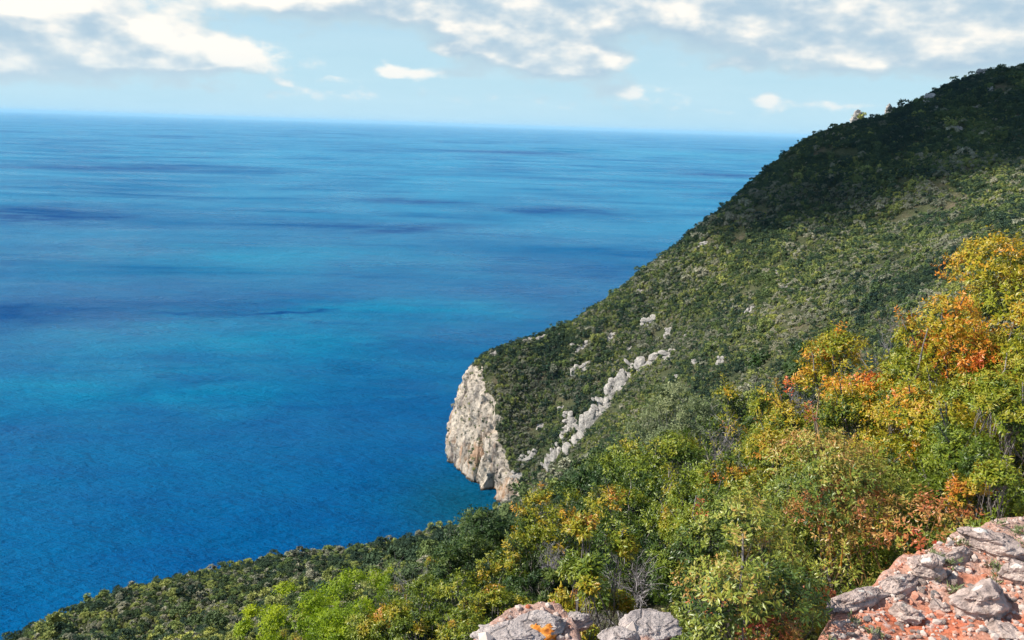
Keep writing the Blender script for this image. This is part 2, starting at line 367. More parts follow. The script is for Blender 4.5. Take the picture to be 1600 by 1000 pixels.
_d = ((CP[:, None, :2] - CP[None, :, :2]) ** 2).sum(-1)
_A[:_n, :_n] = _tps(_d) + np.eye(_n) * 1e-5
_A[:_n, _n] = 1; _A[:_n, _n + 1:] = CP[:, :2]; _A[_n, :_n] = 1; _A[_n + 1:, :_n] = CP[:, :2].T
_w = np.linalg.solve(_A, np.r_[CP[:, 2], 0, 0, 0])
def t_main(a, lr):
    out = np.empty_like(a)
    for s in range(0, len(a), 40000):
        e = slice(s, s + 40000)
        d2 = (a[e, None] - CP[None, :, 0]) ** 2 + (lr[e, None] - CP[None, :, 1]) ** 2
        out[e] = _tps(d2) @ _w[:_n] + _w[_n] + _w[_n + 1] * a[e] + _w[_n + 2] * lr[e]
    return out
def wl(px, py):                                        # a waterline point seen at a pixel
    a, t = ray(px, py); r = -EYE / t; return (r * math.sin(a), r * math.cos(a))
def pol(az, r): return (r * math.sin(R(az)), r * math.cos(R(az)))
COAST = np.array([pol(-110, 160), pol(-60, 170), pol(-45, 200), pol(-33, 245), pol(-26, 262), pol(-19, 285), pol(-11, 320), pol(-5, 365), pol(-1, 405), pol(2, 440), pol(1.6, 475), pol(0.3, 492),
                  wl(786, 782), wl(772, 772), wl(755, 761), wl(737, 750), wl(716, 732), wl(702, 714), pol(-3.75, 590), pol(-3.3, 612), pol(-2.0, 640), pol(1.5, 690), pol(7, 780), pol(13, 900), pol(19, 1050), pol(26, 1300), pol(35, 1700), pol(75, 2200), pol(120, 1800), pol(180, 700), pol(-140, 300)])
def coast_dist(x, y):
    P = COAST; Q = np.roll(COAST, -1, 0); best = np.full(len(x), 1e18); ins = np.zeros(len(x), bool)
    for (ax, ay), (bx, by) in zip(P, Q):
        dx, dy = bx - ax, by - ay
        t = np.clip(((x - ax) * dx + (y - ay) * dy) / (dx * dx + dy * dy), 0, 1)
        best = np.minimum(best, (x - ax - t * dx) ** 2 + (y - ay - t * dy) ** 2)
        c_ = ((ay > y) != (by > y)); xi = (bx - ax) * (y - ay) / (by - ay if by != ay else 1e-9) + ax
        ins ^= c_ & (x < xi)
    d = np.sqrt(best); return np.where(ins, d, -d)
TIP = np.array(pol(-2.6, 555))
def ground_z(x, y, detail=True):
    x = np.atleast_1d(np.asarray(x, float)); y = np.atleast_1d(np.asarray(y, float))
    r = np.hypot(x, y) + 1e-6; a = np.arctan2(x, y)
    z = EYE + r * t_main(a, np.log(np.maximum(r, 1.5)))
    far = np.clip((r - 60) / 200, 0, 1)
    p = np.stack([x, y, x * 0], 1)
    z = z + far * 3.2 * fbm(p / 55, 4, 3) + np.clip(r / 60, 0, 1) * 0.5 * fbm(p / 9, 3, 9)
    d = coast_dist(x, y) + 3.0 * fbm(p / 22, 3, 5) + 1.2 * fbm(p / 5, 3, 6)
    tip = np.exp(-((x - TIP[0]) ** 2 + (y - TIP[1]) ** 2) / 75.0 ** 2)
    k = 1.35 + 3.4 * tip
    cl = np.where(d > 0, k * d * (1 - tip) + tip * 86 * (1 - np.exp(-np.maximum(d, 0) / 10.5)) , 1.2 * d)
    cl = np.maximum(cl, -14)
    s = 7.0
    hmin = -s * np.log(np.exp(np.clip(-z / s, -60, 60)) + np.exp(np.clip(-cl / s, -60, 60)))
    zz = np.where(d > 60, z, hmin)
    zz = np.where((d > 35) & (d <= 60), hmin + (z - hmin) * (d - 35) / 25 * (cl > z), zz)
    return zz

# polar grid: fine across the headland's cliff
az1 = np.concatenate([np.arange(-62, -30, 0.6), np.arange(-30, -5, 0.22), np.arange(-5.0, 1.6, 0.045), np.arange(1.6, 31, 0.16), np.arange(31, 64, 0.6)])
lr1 = np.concatenate([np.arange(math.log(1.2), math.log(40), 0.03), np.arange(math.log(40), math.log(455), 0.013), np.arange(math.log(455), math.log(640), 0.0020), np.arange(math.log(640), math.log(2100), 0.008)])
AA, LL = np.meshgrid(R(1) * az1, lr1, indexing='ij')
gx = (np.exp(LL) * np.sin(AA)).ravel(); gy = (np.exp(LL) * np.cos(AA)).ravel()
gz = ground_z(gx, gy)
na, nl = AA.shape
V = np.stack([gx, gy, gz], 1)
G3 = V.reshape(na, nl, 3)
def grid_normals(G):
    du = np.gradient(G, axis=0); dv = np.gradient(G, axis=1)
    n = np.cross(dv, du); n /= np.linalg.norm(n, axis=-1, keepdims=True) + 1e-12
    n[n[..., 2] < 0] *= -1
    return n
N3 = grid_normals(G3); NR = N3.reshape(-1, 3)
steep = np.clip((0.62 - NR[:, 2]) / 0.22, 0, 1) * (V[:, 2] > -8)
dtip = np.hypot(V[:, 0] - TIP[0], V[:, 1] - TIP[1])
steep *= np.clip((170 - dtip) / 60, 0, 1)
sel = (steep > 0.01) | (dtip < 95)
p = V[sel]
hd = np.stack([NR[sel, 0], NR[sel, 1], NR[sel, 2] * 0.3], 1); hd /= np.linalg.norm(hd, axis=1, keepdims=True) + 1e-9
pw = p + 4 * np.stack([fbm(p / 14, 2, 31), fbm(p / 14, 2, 32), fbm(p / 14, 2, 33)], 1)
disp = 3.4 * fbm(pw / np.array([11, 11, 26]), 3, 41, ridged=True) - 2.6 * np.abs(fbm(pw / np.array([6, 6, 16]), 3, 42)) ** .7 + 1.0 * fbm(p / np.array([1.6, 1.6, 3.2]), 3, 43, ridged=True) + 1.6 - 3.2 * np.clip(1 - np.abs(fbm((pw + pw[:, 2:3] * np.array([.35, .2, 0])) / np.array([9, 9, 24]), 3, 47)) / .10, 0, 1) - 1.3 * np.clip(1 - np.abs(fbm(pw / np.array([7, 7, 4]), 3, 49)) / .08, 0, 1)
cave = np.array(list(wl(771, 770)) + [0.0])
dc = np.sqrt(((p[:, 0] - cave[0]) / 5.0) ** 2 + ((p[:, 1] - cave[1]) / 6.5) ** 2 + (p[:, 2] / 9.5) ** 2)
V[sel] += hd * (disp * steep[sel])[:, None]
V[sel] += np.array([.62, .78, 0]) * (11.0 * np.clip(1.2 - dc, 0, 1) ** 0.5)[:, None]
# low shelf at the foot of the tip
F = (np.arange(na - 1)[:, None] * nl + np.arange(nl - 1)[None, :]).ravel()
F = np.stack([F, F + 1, F + nl + 1, F + nl], 1)[:, ::-1]
G3 = V.reshape(na, nl, 3); N3 = grid_normals(G3)
rk = np.clip((0.70 - N3[..., 2].ravel()) / 0.25, 0, 1) * np.clip((200 - dtip) / 60, 0, 1)
rk = np.maximum(rk * 1.0, steep)
keep = (V[F][:, :, 2].max(1) > -13.0)
F = F[keep]
used, inv = np.unique(F.ravel(), return_inverse=True)
me = mesh_from('hillside', V[used], inv.reshape(-1, 4), [M['hill']], True, {'rock': rk[used]})
hillside = tag(obj('hillside', me), kind='structure')
print('terrain verts', len(used), flush=True)

def cliff_at(x, y):
    """true where bare cliff shows, so that nothing grows there"""
    e = 1.5; z = ground_z(x, y); zx = ground_z(x + e, y); zy = ground_z(x, y + e)
    return z, np.hypot((zx - z) / e, (zy - z) / e)

# ------------------------------------------------------------------ sea
m_, q, out = new_mat('sea_water'); tcn = q.node('ShaderNodeTexCoord'); P = tcn.outputs['Object']
def blob(cx, cy, rx, ry, rot=0.0):
    mp = q.node('ShaderNodeMapping', vector_type='TEXTURE'); q.put(mp.inputs[0], P); mp.inputs[1].default_value = (cx, cy, 0); mp.inputs[2].default_value = (0, 0, rot); mp.inputs[3].default_value = (rx, ry, 1)
    ln = q.node('ShaderNodeVectorMath', operation='LENGTH'); q.put(ln.inputs[0], mp.outputs[0])
    return q.math('EXPONENT', q.math('MULTIPLY', q.math('MULTIPLY', ln.outputs['Value'], ln.outputs['Value']), -1.0))
n_big = q.noise(q.mapping(P, rot=(0, 0, 0.1), sc=(0.00085, 0.0006, 0)), 1.0, 6, 0.62, 0.6)
n_mid = q.noise(q.mapping(P, rot=(0, 0, -0.2), sc=(0.0030, 0.0055, 0)), 1.0, 6, 0.65, 0.3)
n_str = q.noise(q.mapping(P, rot=(0, 0, 0.06), sc=(0.0012, 0.0036, 0)), 1.0, 6, 0.6, 0.8)
n_fin = q.noise(q.mapping(P, rot=(0, 0, -0.12), sc=(0.010, 0.024, 0)), 1.0, 5, 0.7, 0.4)
sm_ = q.math('ADD', q.math('MULTIPLY', n_big, 0.42), q.math('MULTIPLY', n_mid, 0.20)); sm_ = q.math('ADD', sm_, q.math('ADD', q.math('MULTIPLY', n_str, 0.20), q.math('MULTIPLY', n_fin, 0.18)))
sm_ = q.math('ADD', q.math('MULTIPLY', q.math('SUBTRACT', sm_, 0.5), 1.15), 0.5)
base = q.ramp(sm_, [(0.30, (0.0, 0.042, 0.160)), (0.44, (0.0, 0.066, 0.212)), (0.56, (0.0, 0.098, 0.250)), (0.72, (0.0, 0.180, 0.320))])
def wp(px, py): return wl(px, py)
# shoal water and painted cloud shadows: ragged patches, warped by noise
WR = q.vec('SUBTRACT', q.noise(P, 0.004, 4, 0.6, out=1), (0.5, 0.5, 0.5)); sw = q.node('ShaderNodeVectorMath', operation='SCALE'); q.put(sw.inputs[0], WR); sw.inputs[3].default_value = 420
P0 = P; P = q.vec('ADD', P, q.mapping(sw.outputs[0], sc=(1.6, 0.8, 0)))
ln = q.node('ShaderNodeVectorMath', operation='LENGTH'); q.put(ln.inputs[0], P)
off = q.smooth(ln.outputs['Value'], 700, 2600)
base = q.mix(q.math('MULTIPLY', off, q.smooth(q.math('ADD', q.math('MULTIPLY', n_str, .5), q.math('MULTIPLY', n_big, .5)), 0.36, 0.62, 0.25, 0.95)), base, (0.0, 0.190, 0.360))
turq = None
for (px, py, rx, ry) in ((430, 520, 240, 120), (560, 480, 130, 60), (200, 600, 180, 70), (1150, 243, 2600, 1500), (400, 400, 320, 200)):
    x_, y_ = wp(px, py); b_ = blob(x_, y_, rx, ry, 0.12); turq = b_ if turq is None else q.math('ADD', turq, b_)
turq = q.math('MULTIPLY', q.math('MINIMUM', turq, 1.0), q.smooth(q.math('ADD', q.math('MULTIPLY', n_fin, .4), q.math('MULTIPLY', n_mid, .6)), 0.30, 0.70, 0.15, 0.7))
base = q.mix(turq, base, (0.002, 0.215, 0.360))
dark = None  # cloud shadows put into the water colour
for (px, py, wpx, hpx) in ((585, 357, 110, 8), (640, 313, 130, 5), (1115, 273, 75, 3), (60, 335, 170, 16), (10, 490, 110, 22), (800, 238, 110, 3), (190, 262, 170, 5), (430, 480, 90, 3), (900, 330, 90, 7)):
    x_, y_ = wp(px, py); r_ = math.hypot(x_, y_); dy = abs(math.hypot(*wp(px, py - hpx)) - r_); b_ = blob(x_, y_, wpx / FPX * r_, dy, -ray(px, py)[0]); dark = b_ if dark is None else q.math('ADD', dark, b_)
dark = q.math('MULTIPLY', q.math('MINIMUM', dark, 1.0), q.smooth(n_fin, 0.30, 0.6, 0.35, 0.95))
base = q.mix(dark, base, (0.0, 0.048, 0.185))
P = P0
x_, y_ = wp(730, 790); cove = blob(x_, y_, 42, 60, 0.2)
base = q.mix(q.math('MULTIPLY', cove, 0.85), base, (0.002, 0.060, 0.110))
base = q.mix(1.0, base, (1.0, 1.33, 1.25), 'MULTIPLY')
caps = q.smooth(q.noise(q.mapping(P, sc=(0.05, 0.11, 0)), 1.0, 5, 0.75), 0.80, 0.82)
base = q.mix(caps, base, (0.7, 0.8, 0.85))
b = q.node('ShaderNodeBsdfPrincipled'); q.put(b.inputs['Base Color'], base)
b.inputs['IOR'].default_value = 1.33; 
spec_ = q.math('MULTIPLY', q.math('SUBTRACT', 1.0, dark), q.smooth(q.math('ADD', q.math('MULTIPLY', n_str, .55), q.math('MULTIPLY', n_big, .45)), 0.36, 0.74, 0.0, 0.21))
q.put(b.inputs['Specular IOR Level'], q.math('MULTIPLY', spec_, q.smooth(ln.outputs['Value'], 500, 1500, 0.12, 1.0)))
q.put(b.inputs['Roughness'], q.ramp(n_mid, [(0.3, 0.22), (0.7, 0.40)]))
h1 = q.noise(q.mapping(P, rot=(0, 0, 0.5), sc=(0.14, 0.34, 0)), 1.0, 4, 0.7)
h2 = q.noise(q.mapping(P, rot=(0, 0, 0.25), sc=(0.022, 0.05, 0)), 1.0, 3, 0.5)
hh = q.math('ADD', q.math('MULTIPLY', h1, 1.0), q.math('MULTIPLY', h2, 2.0))
bn = q.node('ShaderNodeBump'); q.put(bn.inputs['Height'], hh); bn.inputs['Strength'].default_value = 1.0; bn.inputs['Distance'].default_value = 4.6
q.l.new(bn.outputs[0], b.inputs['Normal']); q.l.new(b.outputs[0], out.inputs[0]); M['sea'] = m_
ns = 128; th = np.linspace(0, 2 * math.pi, ns, endpoint=False)
rings = [60, 400, 1500, 6000, 30000, 200000]
SV = [np.stack([r * np.cos(th), r * np.sin(th), th * 0], 1) for r in rings]; SV = np.concatenate(SV)
SF = []
for k in range(len(rings) - 1):
    i = np.arange(ns); j = (i + 1) % ns
    SF.append(np.stack([k * ns + i, (k + 1) * ns + i, (k + 1) * ns + j, k * ns + j], 1))
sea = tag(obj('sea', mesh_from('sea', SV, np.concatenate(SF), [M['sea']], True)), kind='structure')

# ------------------------------------------------------------------ clouds outside the picture, added above to shade the hill top
m_ = bpy.data.materials.new('added_cloud_vapour'); m_.use_nodes = True; q = NT(m_.node_tree); q.n.clear()
out = q.node('ShaderNodeOutputMaterial'); pv = q.node('ShaderNodeVolumePrincipled'); pv.inputs['Color'].default_value = (1, 1, 1, 1); pv.inputs['Density'].default_value = 0.018; pv.inputs['Anisotropy'].default_value = 0.5
q.l.new(pv.outputs[0], out.inputs['Volume']); M['added_vapour'] = m_
import bmesh
def ico(sub):
    bm = bmesh.new(); bmesh.ops.create_icosphere(bm, subdivisions=sub, radius=1.0)
    v = np.array([x.co[:] for x in bm.verts]); f = np.array([[l.index for l in x.verts] for x in bm.faces]); bm.free(); return v, f
ICO = {k: ico(k) for k in (1, 2, 3, 4, 5)}
def shade_cloud(px, py, r, alt, rx, ry, rz, seed, rot=0.0, pos=None):
    tgt = at(px, py, r) if pos is None else np.array(pos)
    c = tgt + SD * (alt - tgt[2]) / SD[2]
    v, f = ICO[5]; v = v.copy()
    n = fbm(v * 1.6 + seed, 4, seed)
    v = v * (1 + 0.75 * n)[:, None]; v[:, 2] = np.where(v[:, 2] < 0, v[:, 2] * 0.35, v[:, 2])
    v *= np.array([rx, ry, rz])
    cr, sr = math.cos(rot), math.sin(rot); v = np.stack([v[:, 0] * cr - v[:, 1] * sr, v[:, 0] * sr + v[:, 1] * cr, v[:, 2]], 1)
    o = obj('added_cloud', mesh_from('added_cloud', v, f, [M['added_vapour']], True), loc=c); tag(o, kind='structure'); return o

shade_cloud(1430, 190, 715, 620, 215, 125, 260, 3, 0.35)
shade_cloud(1640, 140, 790, 650, 210, 150, 200, 8, 0.2)

# ------------------------------------------------------------------ plant builders
def unit(v): return v / (np.linalg.norm(v, axis=-1, keepdims=True) + 1e-12)
def rdirs(n, g, up=0.0):
    v = g.normal(size=(n, 3)); v = unit(v); v[:, 2] += up; return unit(v)
def leaves(pos, nrm, g, L, Wd, k, spread=0.9, stem=0.04, tint=None, tvar=0.04):
    """k leaflets round every spray axis; returns V, F, tint"""
    n = len(pos)
    P_ = np.repeat(pos, k, 0); Nn = np.repeat(nrm, k, 0); kk = n * k
    rv = unit(g.normal(size=(kk, 3))); side = unit(np.cross(Nn, rv))
    dirv = unit(Nn * (1 - spread * g.uniform(0.5, 1.0, (kk, 1))) + side * spread)
    wv = unit(np.cross(dirv, Nn + 0.3 * g.normal(size=(kk, 3))))
    ll = L * g.uniform(0.6, 1.15, (kk, 1)); ww = Wd * g.uniform(0.7, 1.2, (kk, 1))
    b = P_ + Nn * g.uniform(-stem, stem, (kk, 1)) + dirv * ll * 0.12
    nn = np.cross(dirv, wv)
    mid = b + dirv * ll * 0.5 + nn * ll * 0.07
    tip = b + dirv * ll
    V_ = np.stack([b, mid + wv * ww * .5, tip, mid - wv * ww * .5], 1).reshape(-1, 3)
    F_ = np.arange(kk * 4).reshape(-1, 4)
    t_ = np.repeat(np.repeat(tint, k) + g.normal(0, tvar, kk), 4)
    return V_, F_, np.clip(t_, 0, 1)
def lobes_for(g, n, rad, h, cz=0.47):
    """lumps that make up a crown"""
    C_ = []
    for i in range(n):
        d = rdirs(1, g, 0.0)[0]; s = g.uniform(0.45, 0.88)
        C_.append([d[0] * rad * s, d[1] * rad * s, h * cz + d[2] * h * 0.46 * s])
    C_ = np.array(C_); Rr = g.uniform(0.20, 0.38, n) * min(rad, h * 0.55)
    return C_, Rr
def crown_points(g, C_, Rr, n, rad, h, up=0.35, fill=0.2):
    w_ = Rr ** 2; i = g.choice(len(C_), n, p=w_ / w_.sum())
    ctr = np.array([0, 0, h * 0.45])
    out = unit((C_ - ctr) / np.array([rad, rad, h * 0.5]))[i]
    d = unit(rdirs(n, g) + out * 0.75 + np.array([0, 0, up]))
    dist = np.where(g.random(n) < fill, g.uniform(0.25, 0.8, n), g.normal(0.97, 0.09, n))
    p = C_[i] + d * (Rr[i] * dist)[:, None] * np.array([1.15, 1.15, 0.9])
    p[:, 2] = np.maximum(p[:, 2], 0.03 * h * g.random(n))
    gap = fbm(p / (0.16 * rad) + 31.7, 2, int(g.integers(1e6)))
    kp = gap > -0.29
    return p[kp], d[kp], i[kp], dist[kp]
def tubes(lines, sides=4):
    VV, FF, off = [], [], 0
    for pts, ra, rb in lines:
        pts = np.asarray(pts, float); k = len(pts)
        tg = unit(np.gradient(pts, axis=0)); ref = np.where(np.abs(tg[:, 2:3]) > 0.9, [[1.0, 0, 0]], [[0, 0, 1.0]])
        s = unit(np.cross(tg, ref)); u = np.cross(s, tg)
        rr = np.linspace(ra, rb, k)[:, None, None]; an = np.linspace(0, 2 * math.pi, sides, endpoint=False)
        ring = pts[:, None] + rr * (np.cos(an)[None, :, None] * s[:, None] + np.sin(an)[None, :, None] * u[:, None])
        VV.append(ring.reshape(-1, 3))
        i = (np.arange(k - 1)[:, None] * sides + np.arange(sides)[None]).ravel(); j = (np.arange(k - 1)[:, None] * sides + (np.arange(sides)[None] + 1) % sides).ravel()
        FF.append(off + np.stack([i, j, j + sides, i + sides], 1)); off += k * sides
    return np.concatenate(VV), np.concatenate(FF)
def wob(g, a, b, k=5, amp=0.08, sag=0.0):
    a = np.asarray(a, float); b = np.asarray(b, float); t = np.linspace(0, 1, k)[:, None]; L = np.linalg.norm(b - a)
    p = a + (b - a) * t + g.normal(0, amp * L, (k, 3)) * np.sin(t * math.pi); p[:, 2] += sag * L * np.sin(t[:, 0] * math.pi); return p
def branch_lines(g, C_, Rr, rad, h, thick, nt=6, reach=1.0):
    L_ = []; nb = min(5, len(C_)); base = g.normal(0, 0.05 * rad, (nb, 3)); base[:, 2] = -0.12 * h
    forks = []
    for i in range(nb):
        f = base[i] + np.array([g.normal(0, .22) * rad, g.normal(0, .22) * rad, h * g.uniform(.25, .42)]); forks.append(f)
        L_.append((wob(g, base[i], f, 5, .06), thick, thick * .7))
    for c_, r_ in zip(C_, Rr):
        f = forks[int(np.argmin([np.linalg.norm((c_ - q_)[:2]) for q_ in forks]))]
        L_.append((wob(g, f, c_, 5, .09, -.04), thick * .6, thick * .28))
        for k in range(nt):
            d = unit(rdirs(1, g, .4)[0] + unit(c_ - np.array([0, 0, h * .45])) * .6)
            e = c_ + d * r_ * g.uniform(.6, 1.12) * reach
            L_.append((wob(g, c_ - (c_ - f) * g.uniform(0, .3), e, 4, .09), thick * .22, thick * .07))
    return L_
def dead_lines(g, rad, h, n1=9, n2=6, n3=5, thick=0.012):
    L_ = []
    for i in range(n1):
        d = unit(np.array([g.normal(), g.normal(), g.uniform(.4, 1.6)])); e = np.array([d[0] * rad * .75, d[1] * rad * .75, abs(d[2]) * h * .75])
        p = wob(g, (g.normal(0, .04), g.normal(0, .04), -.1 * h), e, 6, .08, .05); L_.append((p, thick, thick * .45))
        for j in range(n2):
            s = p[g.integers(2, 6)]; d2 = unit(d + g.normal(0, .6, 3)); e2 = s + d2 * g.uniform(.2, .42) * h * np.array([rad / h, rad / h, 1])
            p2 = wob(g, s, e2, 5, .1); L_.append((p2, thick * .4, thick * .18))
            for k in range(n3):
                s3 = p2[g.integers(1, 5)]; e3 = s3 + unit(d2 + g.normal(0, .7, 3)) * g.uniform(.08, .22) * h; L_.append((wob(g, s3, e3, 4, .1), thick * .17, thick * .07))
    return L_
def merge(parts):
    VV, FF, TT, MI, off = [], [], [], [], 0
    for V_, F_, t_, mi in parts:
        VV.append(V_); FF.append(F_ + off); TT.append(np.broadcast_to(t_, (len(V_),))); MI.append(np.full(len(F_), mi)); off += len(V_)
    return np.concatenate(VV), np.concatenate(FF), np.concatenate(TT), np.concatenate(MI)
STEMS = {}
def crown_geo(seed, rad, h, nl, ns, L, Wd, k, tmean=.5, tup=.25, tvar=.13, fill=.2, spread=.9, up=.35, stem=None, shoots=0, tsh=.05):
    g = np.random.default_rng(seed); C_, Rr = lobes_for(g, nl, rad, h)
    p, d, i, dist = crown_points(g, C_, Rr, ns, rad, h, up, fill)
    lt = g.normal(0, tvar, nl)
    pn = fbm(p / (.28 * rad) + 5.1, 3, seed % 977)
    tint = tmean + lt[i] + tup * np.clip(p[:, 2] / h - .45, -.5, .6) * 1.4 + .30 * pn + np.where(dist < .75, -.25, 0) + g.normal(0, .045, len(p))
    if shoots:
        ns2 = shoots; j = g.integers(0, nl, ns2); o_ = unit((C_[j] - np.array([0, 0, h * .4])) / np.array([rad, rad, h * .5]))
        dd_ = unit(rdirs(ns2, g) * .5 + o_ + np.array([0, 0, .7])); st = C_[j] + dd_ * Rr[j][:, None] * .9; ln = g.uniform(.10, .34, ns2) * rad
        m_s = max(5, int(rad * 9)); tt = g.uniform(.15, 1, (ns2, m_s)) ** .7
        ps = (st[:, None] + dd_[:, None] * (ln[:, None] * tt)[..., None] + g.normal(0, .03 * rad, (ns2, m_s, 3))).reshape(-1, 3)
        p = np.concatenate([p, ps]); d = np.concatenate([d, np.repeat(unit(dd_ + .2 * g.normal(size=dd_.shape)), m_s, 0)])
        tint = np.concatenate([tint, np.repeat(tmean + tsh + g.normal(0, .16, ns2), m_s) + .12 * tt.ravel()])
        STEMS[seed] = [(wob(g, C_[j[q_]], st[q_] + dd_[q_] * ln[q_], 4, .05), .007, .003) for q_ in range(ns2)]
    f_ = h / np.percentile(p[:, 2], 99.3); p[:, 2] *= f_; C_[:, 2] *= f_
    if shoots:
        for ln_ in STEMS[seed]: ln_[0][:, 2] *= f_
    return C_, Rr, leaves(p, d, g, L, Wd, k, spread, stem if stem is not None else L * .9, np.clip(tint, 0, .93))

def ghit(px, py, rmin=55, rmax=1000):
    """where the line of sight through a pixel meets the hillside"""
    a, t = ray(px, py); rs = np.exp(np.linspace(math.log(rmin), math.log(rmax), 900)); z = ground_z(rs * math.sin(a), rs * math.cos(a))
    ok = np.nonzero(z >= EYE + rs * t)[0]; r = rs[ok[0]] if len(ok) else rmax
    return np.array([r * math.sin(a), r * math.cos(a), EYE + r * t]), r

# ------------------------------------------------------------------ near shrubs, one by one
SP = {  # material, tint mean, rise to the tips
    'gold': ('lentisk_gold', .36, .40, 'lentisk_shrub'), 'green': ('lentisk_green', .40, .42, 'lentisk_shrub'), 'russet': ('lentisk_russet', .38, .26, 'lentisk_shrub'),
    'dark': ('dark', .5, .2, 'evergreen_shrub'), 'bright': ('bright', .5, .35, 'spurge_bush'), 'olive': ('olive', .5, .2, 'wild_olive')}
NSH = []
def near_shrub(px, ptop, r, wpx, sp, label, seed, dens=1.0, h=None, nl=None, bark='bark', group=None, tm=0.0, depth=1.0):
    a, t = ray(px, ptop); x, y = r * math.sin(a), r * math.cos(a); gz_ = float(ground_z(x, y)[0]); top = EYE + r * t
    slant = r / math.cos(math.atan(t)); rad = wpx / 2 / FPX * slant
    if r < 9: gz_ = min(gz_, EYE - 1.75)
    hh_ = max(top - gz_, rad * .9) if h is None else h
    z0 = top - hh_
    mat, tmean, tup, nm = SP[sp]; shoots = int(26 * rad ** .5) if sp in ('gold', 'green', 'russet') else 8
    L = max(.026, .0049 * r) * (.95 if sp == 'bright' else 1.0) * (.8 if sp in ('dark', 'olive') else 1.0); Wd = L * (.34 if sp != 'dark' else .5); k = 9 if r < 9 else 7
    area = 2 * math.pi * rad * (rad + hh_ * .8) * .5
    ns_ = int(min(13000, dens * area / (L * L) * 1.6)); nl_ = int((nl or np.clip(10 + rad * 9, 10, 26)) * 1.9)
    C_, Rr, (V_, F_, T_) = crown_geo(seed, rad, hh_, nl_, ns_, L, Wd, k, tmean + tm, tup, shoots=shoots, tsh=.16 if sp == 'gold' else .04)
    root = thing(nm, (x, y, z0), 0, label=label, cat='shrub', group=group); root['category'] = 'shrub'
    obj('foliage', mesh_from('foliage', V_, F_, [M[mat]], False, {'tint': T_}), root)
    g = np.random.default_rng(seed + 5); bl = branch_lines(g, C_, Rr, rad, hh_, .008 + .006 * rad, 7, 1.0) + STEMS.get(seed, [])
    BV, BF = tubes(bl, 4 if r > 8 else 5); obj('branches', mesh_from('branches', BV, BF, [M[bark]], True), root)
    NSH.append((x, y, rad)); return root
def dead_shrub(px, ptop, r, wpx, label, seed, n=(10, 7, 5), hmul=1.0):
    a, t = ray(px, ptop); x, y = r * math.sin(a), r * math.cos(a); gz_ = float(ground_z(x, y)[0]); top = EYE + r * t
    rad = wpx / 2 / FPX * r / math.cos(math.atan(t)); hh_ = max(min(top - gz_, rad * 2.2), rad * .8)
    g = np.random.default_rng(seed); V_, F_ = tubes(dead_lines(g, rad, hh_, *n, thick=.0035 + .0008 * r), 3)
    root = thing('bare_shrub', (x, y, top - hh_), 0, label=label, cat='shrub'); obj('branches', mesh_from('branches', V_, F_, [M['dead']], False), root)
    NSH.append((x, y, rad)); return root

N = near_shrub
N(1640, 380, 7.6, 330, 'gold', 'tall golden lentisk rising to the right edge of the view, highest of the near shrubs', 101, 1.0, tm=.02, nl=20)
N(1495, 462, 7.0, 200, 'gold', 'lentisk with orange shoot tips and bare forks, just left of the tallest golden shrub', 102, .8, tm=.01)
N(1345, 535, 7.4, 270, 'gold', 'rounded orange-topped lentisk standing against the green hillside', 103, 1.1, tm=.09)
N(1440, 590, 6.2, 300, 'gold', 'yellow-green lentisk in the thick of the golden shrubs, above the pale russet one', 104, 1.0, tm=-.02, nl=20)
N(1570, 600, 5.4, 230, 'green', 'glossy green lentisk at the right edge with dark hollows below its shoots', 105, 1.0)
N(1230, 690, 6.4, 240, 'green', 'yellow-green lentisk left of the russet shrub, with orange sprigs on its crown', 106, 1.1, tm=.08)
N(1360, 690, 4.7, 400, 'russet', 'pale green lentisk with red and russet shoots, leaning over the rocky ledge', 107, 1.05, tm=.02, nl=26, bark='bark_gold')
N(1585, 740, 4.5, 170, 'green', 'bright green lentisk clump right behind the white-spotted boulder', 108, 1.0, tm=.06)
N(1185, 795, 3.7, 360, 'russet', 'low lentisk with dark red tips spreading in front, left of the red soil', 109, 1.0, tm=.03, nl=24)
N(1170, 880, 2.95, 330, 'russet', 'lowest russet lentisk, at the bottom edge beside the bank of red soil', 110, 1.0, tm=-.02, nl=22)
N(1070, 690, 8.6, 230, 'green', 'dense deep green lentisk left of the golden shrubs', 111, 1.1, tm=-.12)
N(1010, 760, 7.2, 200, 'green', 'leafy green lentisk below the deep green one, half hiding a bare grey shrub', 112, 1.1, tm=-.06)
N(938, 815, 3.5, 125, 'green', 'narrow yellow-green lentisk rising behind the gap between the lichen rock and the grey boulder', 113, 1.1, tm=.02)
N(1115, 760, 5.8, 170, 'green', 'small shaded green lentisk under the red-tipped one', 114, 1.0, tm=-.08)
N(870, 775, 13.5, 130, 'gold', 'slender lentisk with bronze crown above the dark evergreens', 115, 1.0, tm=-.12)
N(780, 800, 17, 150, 'dark', 'dark evergreen shrub on the shoulder, left of the bronze-crowned lentisk', 116, 1.2)
N(820, 850, 12.5, 150, 'gold', 'shrub flecked with yellow in the middle of the dark evergreens', 117, .9, tm=-.16)
N(740, 860, 13.5, 150, 'dark', 'broad dark evergreen with a yellowish crown edge, below the shoulder evergreen', 118, 1.2, tm=.1)
N(850, 900, 9.5, 150, 'dark', 'dark evergreen directly above the lichen rock', 119, 1.2)
N(690, 905, 11.5, 170, 'green', 'mixed olive-green lentisk at the bottom, left of the lichen rock', 120, 1.1, tm=-.05)
N(770, 930, 7.8, 150, 'green', 'leafy low lentisk touching the left side of the lichen rock', 121, 1.1, tm=-.02)
N(620, 945, 13, 140, 'green', 'yellowish lentisk at the bottom edge, right of the spurge bushes', 122, 1.1, tm=.03)
N(928, 890, 2.95, 90, 'green', 'small green lentisk at the bottom, squeezed between the lichen rock and the grey boulder', 139, 1.0, tm=.0)
